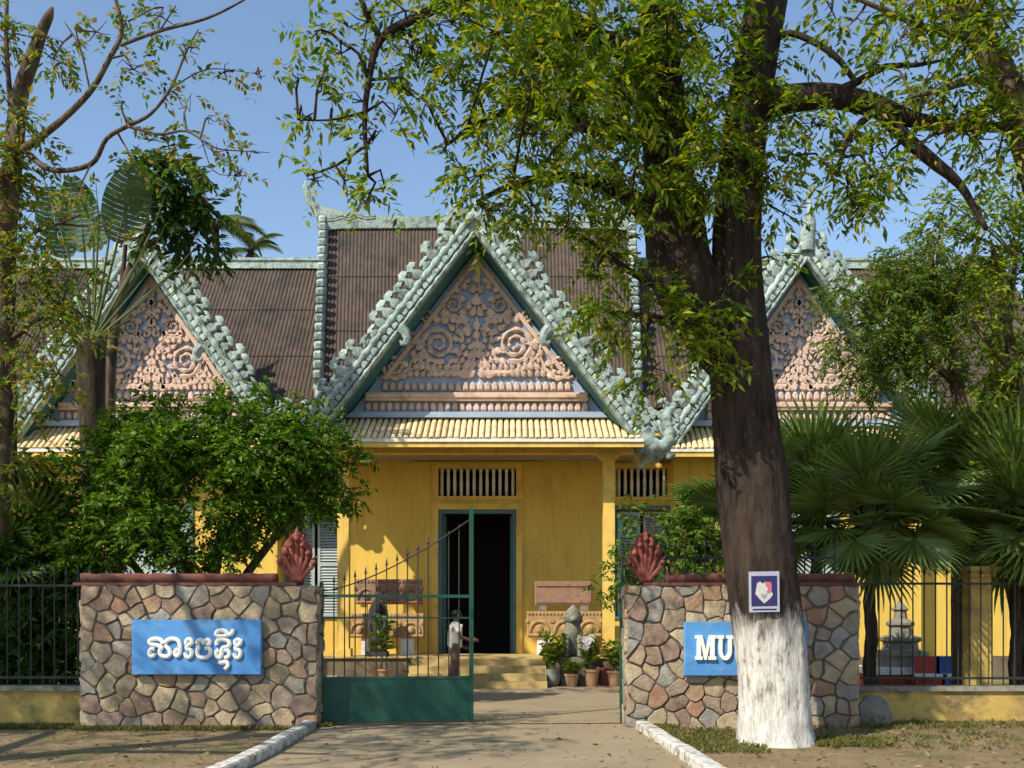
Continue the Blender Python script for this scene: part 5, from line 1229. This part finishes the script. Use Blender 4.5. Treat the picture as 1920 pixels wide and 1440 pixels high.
# ------------------------------------------------------------------ fan palms
def fan_frond(seed, n=34, R_=1.0, pet=.9):
    """pleated fan leaf on a petiole: local frame petiole along +x from the origin, blade centre at (pet,0,0)"""
    rn = random.Random(seed); co = []; span = math.radians(265)
    b = MB()
    for k in range(n):
        a = -span/2+span*(k+.5)/n; da = span/n*.5; L = R_*(.80+.20*math.cos(a*.75))*rn.uniform(.93,1.05); dr = rn.uniform(.02,.22)
        def pt(r, an, lift): return V((pet+r*math.cos(an), r*math.sin(an), lift))
        fold = .035*R_
        sag = lambda r: -.08*R_*(r/R_)**2*(.5+.5*abs(math.sin(a)))
        q = [pt(.02,a,0), pt(L*.52,a-da,sag(L*.52)-fold*.5), pt(L*.52,a,sag(L*.52)+fold*.6), pt(L*.52,a+da,sag(L*.52)-fold*.5), pt(L*.80,a-da*.34,sag(L*.8)-dr*.10), pt(L*.80,a+da*.34,sag(L*.8)-dr*.10), pt(L,a+rn.uniform(-.01,.01),sag(L)-dr*.42)]
        i = len(b.v); b.v += [tuple(p) for p in q]
        b.f += [(i,i+1,i+2),(i,i+2,i+3),(i+1,i+4,i+2),(i+2,i+4,i+5),(i+2,i+5,i+3),(i+4,i+6,i+5)]
    return b
FR = [fan_frond(k).mesh('frond', M['lf_palm']) for k in range(3)]
PT = MB().tube([(0,0,-.0),(.45,0,.03),(.92,0,0)], [.028,.018,.012], 6).mesh('petiole', M['stalk'])
def fan_palm(px, d, crown_py, label, fronds, tr_=.11, scale=1.0, base_py=None):
    c = P(px, crown_py, d); t = thing('fan_palm', label, 'palm', (c.x, d, 0), 'fan palms inside the fence')
    n = 18; part(rough_tube([(c.x+.02*math.sin(k), d, c.z*k/n-.03) for k in range(n+1)], [tr_*(1.2-.35*k/n)*(1+.12*(k%2)) for k in range(n+1)], 14, .08, .12, 5), 'trunk', M['palmtrunk'], t, 'all')
    fronds = fronds + [(-90+random.uniform(-50,50), random.uniform(45,85), random.uniform(.85,1.1), random.uniform(.5,1.0)) for _ in range(6)] + [(-90+random.uniform(-70,70), random.uniform(-45,10), random.uniform(.8,1.0), random.uniform(.5,.8)) for _ in range(4)]
    for k, (az_, elv, sz, pet) in enumerate(fronds):
        az_, elv = math.radians(az_), math.radians(elv)
        R_ = Matrix.Translation(c) @ Matrix.Rotation(az_, 4, 'Z') @ Matrix.Rotation(-elv, 4, 'Y') @ Matrix.Rotation(random.uniform(-.5,.5), 4, 'X')
        pe = inst('frond_stalk', PT, R_ @ Matrix.Diagonal((pet*scale/.92,1,1,1)), t)
        # the blade tips over from the end of its stalk
        B_ = R_ @ Matrix.Translation((pet*scale,0,0)) @ Matrix.Rotation(math.radians(random.uniform(-8,20)), 4, 'Y') @ Matrix.Scale(sz*scale, 4) @ Matrix.Translation((-.9,0,0))
        inst('frond', FR[k % 3], B_, pe)
def ring(n, e0, e1, s0=.8, s1=1.0, p0=.5, p1=.95, a0=0):
    return [(a0+360*k/n+random.uniform(-16,16), random.uniform(e0,e1), random.uniform(s0,s1), random.uniform(p0,p1)) for k in range(n)]
fan_palm(1632, 16.1, 985, 'fan palm with slim dark trunk beside the right end of the stone wall', ring(14,15,85)+ring(10,-35,10)+[(0,30,1.05,1.2),(-10,8,1.0,1.2),(10,55,1.1,1.2)], .085, .98)
fan_palm(1828, 17.1, 925, 'tallest fan palm rising behind the yellow pillar', ring(14,15,85)+ring(9,-30,15)+[(185,28,1.1,1.3),(200,10,1.05,1.3),(170,-12,1.0,1.3),(190,50,1.1,1.2),(178,65,1.0,1.1)], .09, 1.0)
fan_palm(1410, 17.4, 965, 'fan palm behind the big trunk with one pale frond showing at left', ring(8,10,60,a0=200)+[(188,22,1.0,.8),(165,5,.9,.8),(20,15,.9,.8)], .10, .95)
fan_palm(1905, 16.4, 985, 'fan palm at the far right with pale fronds over the yellow pillar', ring(13,5,80)+ring(8,-40,5), .09, 1.1)
fan_palm(1530, 17.6, 975, 'fan palm just right of the big trunk against the gable', ring(12,10,80)+ring(4,-25,10), .10, 1.1)
fan_palm(55, 16.6, 1080, 'shaded fan palm in the dark left corner', ring(10,0,70)+ring(8,-30,10), .10, .95)

# ------------------------------------------------------------------ traveller's palm
def paddle(seed, L=1.7, Wd=.5, pet=2.6):
    rn = random.Random(seed); b = MB(); n = 15
    for side in (-1, 1):
        for k in range(n):
            t0, t1 = k/n, (k+.92)/n
            def p(t, e):
                w_ = Wd*math.sin(math.pi*min(1,(t*.92+.06)))**.6
                return V((pet+L*t, side*w_*e, .05*e - .22*L*t*t - .10*e*e + (rn.uniform(-.05,.05) if e > .9 else 0)))
            i = len(b.v); b.v += [tuple(p(t0,.015)),tuple(p(t1,.015)),tuple(p(t1,.5)),tuple(p(t0,.5)),tuple(p(t1+.02,1)),tuple(p(t0+.02,1))]
            b.f += [(i,i+1,i+2,i+3),(i+3,i+2,i+4,i+5)]
    return b
PD = [paddle(k).mesh('leaf_blade', M['lf_trav']) for k in range(3)]
PS = MB().tube([(0,0,0),(1.2,0,.03),(2.6,0,0),(3.4,0,-.06),(4.2,0,-.34)], [.06,.04,.028,.018,.006], 6, flat=.7).mesh('leaf_stalk', M['stalk'])
TD = 18.6; hub = P(172, 640, TD)
tp = thing('travellers_palm', 'traveller palm with a fan of long stalks before the left gable', 'palm', (hub.x, TD, 0))
part(rough_tube([(hub.x+.03,TD,-.05),(hub.x-.02,TD,2),(hub.x,TD,4),(hub.x,TD,hub.z)], [.2,.18,.2,.26], 16, .12, .08, 5), 'trunk', M['palmtrunk'], tp, 'all')
for k in range(21):
    a = math.radians(90+(k-10)*6.2+random.uniform(-2,2)); yaw = random.uniform(-.12,.12)
    s = random.uniform(.66,.84)*(1 if 6 <= k <= 15 else .85)
    dr = V((math.cos(a), yaw, math.sin(a))).normalized(); up = V((0,1,0)); sd = up.cross(dr).normalized(); up = dr.cross(sd)
    roll = Matrix.Rotation(random.uniform(-.9,.9) + (math.pi/2 if random.random() < .35 else 0), 4, 'X')
    B_ = basis(hub-dr*.3, dr, sd, up) @ Matrix.Scale(s, 4)
    so_ = inst('leaf_stalk', PS, B_, tp)
    if k in (7, 9, 11, 13, 17): inst('leaf_blade', PD[k % 3], B_ @ roll @ Matrix.Diagonal((1,1,1,1)), so_)

gd = thing('shade_tree', 'dark broad leaved tree top before the left gable beside the traveller palm', 'tree', P(215,1250,20.5).xy.to_3d())
wood([(215,1320,20.5,18),(212,1000,20.5,15),(205,750,20.4,11),(225,560,20.3,8),(280,420,20.2,5)], 'trunk', 'bark', gd, 12)
for s in ([(225,560,20.3,5),(235,460,20.2,4),(235,380,20.1,3)],[(260,470,20.3,5),(330,430,20.2,4),(390,380,20.1,2)]): wood(s, 'branch', 'bark', gd)
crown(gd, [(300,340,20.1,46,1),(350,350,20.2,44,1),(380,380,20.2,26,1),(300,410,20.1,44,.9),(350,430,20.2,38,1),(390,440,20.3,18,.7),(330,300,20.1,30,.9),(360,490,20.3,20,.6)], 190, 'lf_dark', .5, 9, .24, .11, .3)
# coconut palm behind the roof
def feather(seed, L=2.2):
    rn = random.Random(seed); b = MB(); n = 26
    for k in range(n):
        t = (k+1)/n; c = V((L*t*(1-.15*t), 0, .5*L*t-.75*L*t*t))
        for s in (-1,1):
            l = L*.30*math.sin(math.pi*(.12+.82*t))*rn.uniform(.8,1.1); tip = c+V((l*.55, s*l*.75, -l*.55)); i = len(b.v)
            b.v += [tuple(c), tuple(c+V((.10,0,0))), tuple(tip)]; b.f.append((i,i+1,i+2))
    b.tube([(L*t*(1-.15*t), 0, .5*L*t-.75*L*t*t) for t in [q/8 for q in range(9)]], [.03*(1-.09*q) for q in range(9)], 5)
    return b
FE = [feather(k).mesh('frond', M['frond']) for k in range(2)]
for (px, py, d, lab, sc_, n) in ((405,425,38,'small palm top showing above the roof behind the left gable',1.0,13),(470,470,40,'pale drooping palm top just above the roof ridge left of centre',.7,9)):
    c = P(px, py, d); t = thing('coconut_palm', lab, 'palm', (c.x,d,0), 'palms behind the roof')
    part(rough_tube([(c.x,d,-.05),(c.x+.1,d,c.z*.5),(c.x,d,c.z)], [.2,.15,.12], 10, .5, .06, 4), 'trunk', M['palmtrunk'], t, 'all')
    for k in range(n): inst('frond', FE[k % 2], Matrix.Translation(c) @ Matrix.Rotation(2*math.pi*k/n+random.uniform(-.2,.2), 4, 'Z') @ Matrix.Rotation(-random.uniform(-.3,.8), 4, 'Y') @ Matrix.Scale(sc_, 4), t)

# trees far behind on either side of the museum
for i, (px, py, d, r, lab) in enumerate(((-120,900,44,330,'distant tree beyond the left end of the museum'),(2060,880,44,360,'distant tree beyond the right end of the museum'))):
    c = P(px, py, d); t = thing('distant_tree', lab, 'tree', (c.x,d,0), 'distant trees')
    part(rough_tube([(c.x,d,-.05),(c.x,d,3),(c.x+.3,d,c.z)], [.4,.32,.15], 10, .4, .06, 4), 'trunk', M['bark'], t, 'all')
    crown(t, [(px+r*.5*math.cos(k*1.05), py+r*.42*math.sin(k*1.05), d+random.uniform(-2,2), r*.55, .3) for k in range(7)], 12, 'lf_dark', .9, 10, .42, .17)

# ------------------------------------------------------------------ grass tufts and fallen leaves
def blades(regions, n, hmin, hmax, name, label, mat):
    O = []
    for (x0,x1,y0,y1,wt) in regions:
        m = int(n*wt); O.append(np.stack([RNG.uniform(x0,x1,m), RNG.uniform(y0,y1,m), np.full(m,.0)],1))
    O = np.concatenate(O); cl = O[RNG.choice(len(O), max(20, len(O)//22), replace=False)]
    dm = np.array([np.min((cl[:,0]-p[0])**2+(cl[:,1]-p[1])**2) for p in O]); O = O[dm < RNG.exponential(.006, len(O))]; k = len(O)
    d = np.stack([RNG.normal(size=k)*.45, RNG.normal(size=k)*.45, np.ones(k)],1)
    co = leaf_quads(O, d, RNG.uniform(hmin,hmax,k), .014, .3)
    return tag(inst(name, np_mesh(name, co, [(0,1,2),(0,2,3)], M[mat]), Matrix.Identity(4)), label, 'grass', None, 'stuff')
blades([(2.0,3.0,11.6,14.0,.5),(3.7,6.5,11.8,14.6,.5),(4.9,8,14.2,15.2,.35),(2.2,9,15.8,22,1.6),(-8.5,-6.3,14.1,14.6,.5),(-6.2,-3.0,13.95,14.28,.35),(1.9,2.3,14.0,14.35,.25),(-2.8,-2.6,14.4,14.9,.1),(3.6,4.6,12.2,13.0,.35)], 9000, .04, .13, 'grass', 'sparse dry grass and weeds along the walls and the tree foot', 'grass')
k = 2600; O = np.stack([RNG.uniform(-8,8,k), RNG.uniform(9.5,16.5,k), np.full(k,.02)],1)
keep = (np.abs(O[:,0]+.5) > 2.1) | (RNG.random(k) < .25); O = O[keep]; k = len(O); d = np.stack([RNG.normal(size=k), RNG.normal(size=k), RNG.normal(size=k)*.18],1)
co = leaf_quads(O, d, RNG.uniform(.05,.11,k), .035, .0); co[:,:,2] = np.maximum(co[:,:,2], .014)
tag(inst('fallen_leaves', np_mesh('fallen_leaves', co, [(0,1,2),(0,2,3)], M['litter']), Matrix.Identity(4)), 'brown fallen leaves scattered on the dusty ground', 'leaves', None, 'stuff')
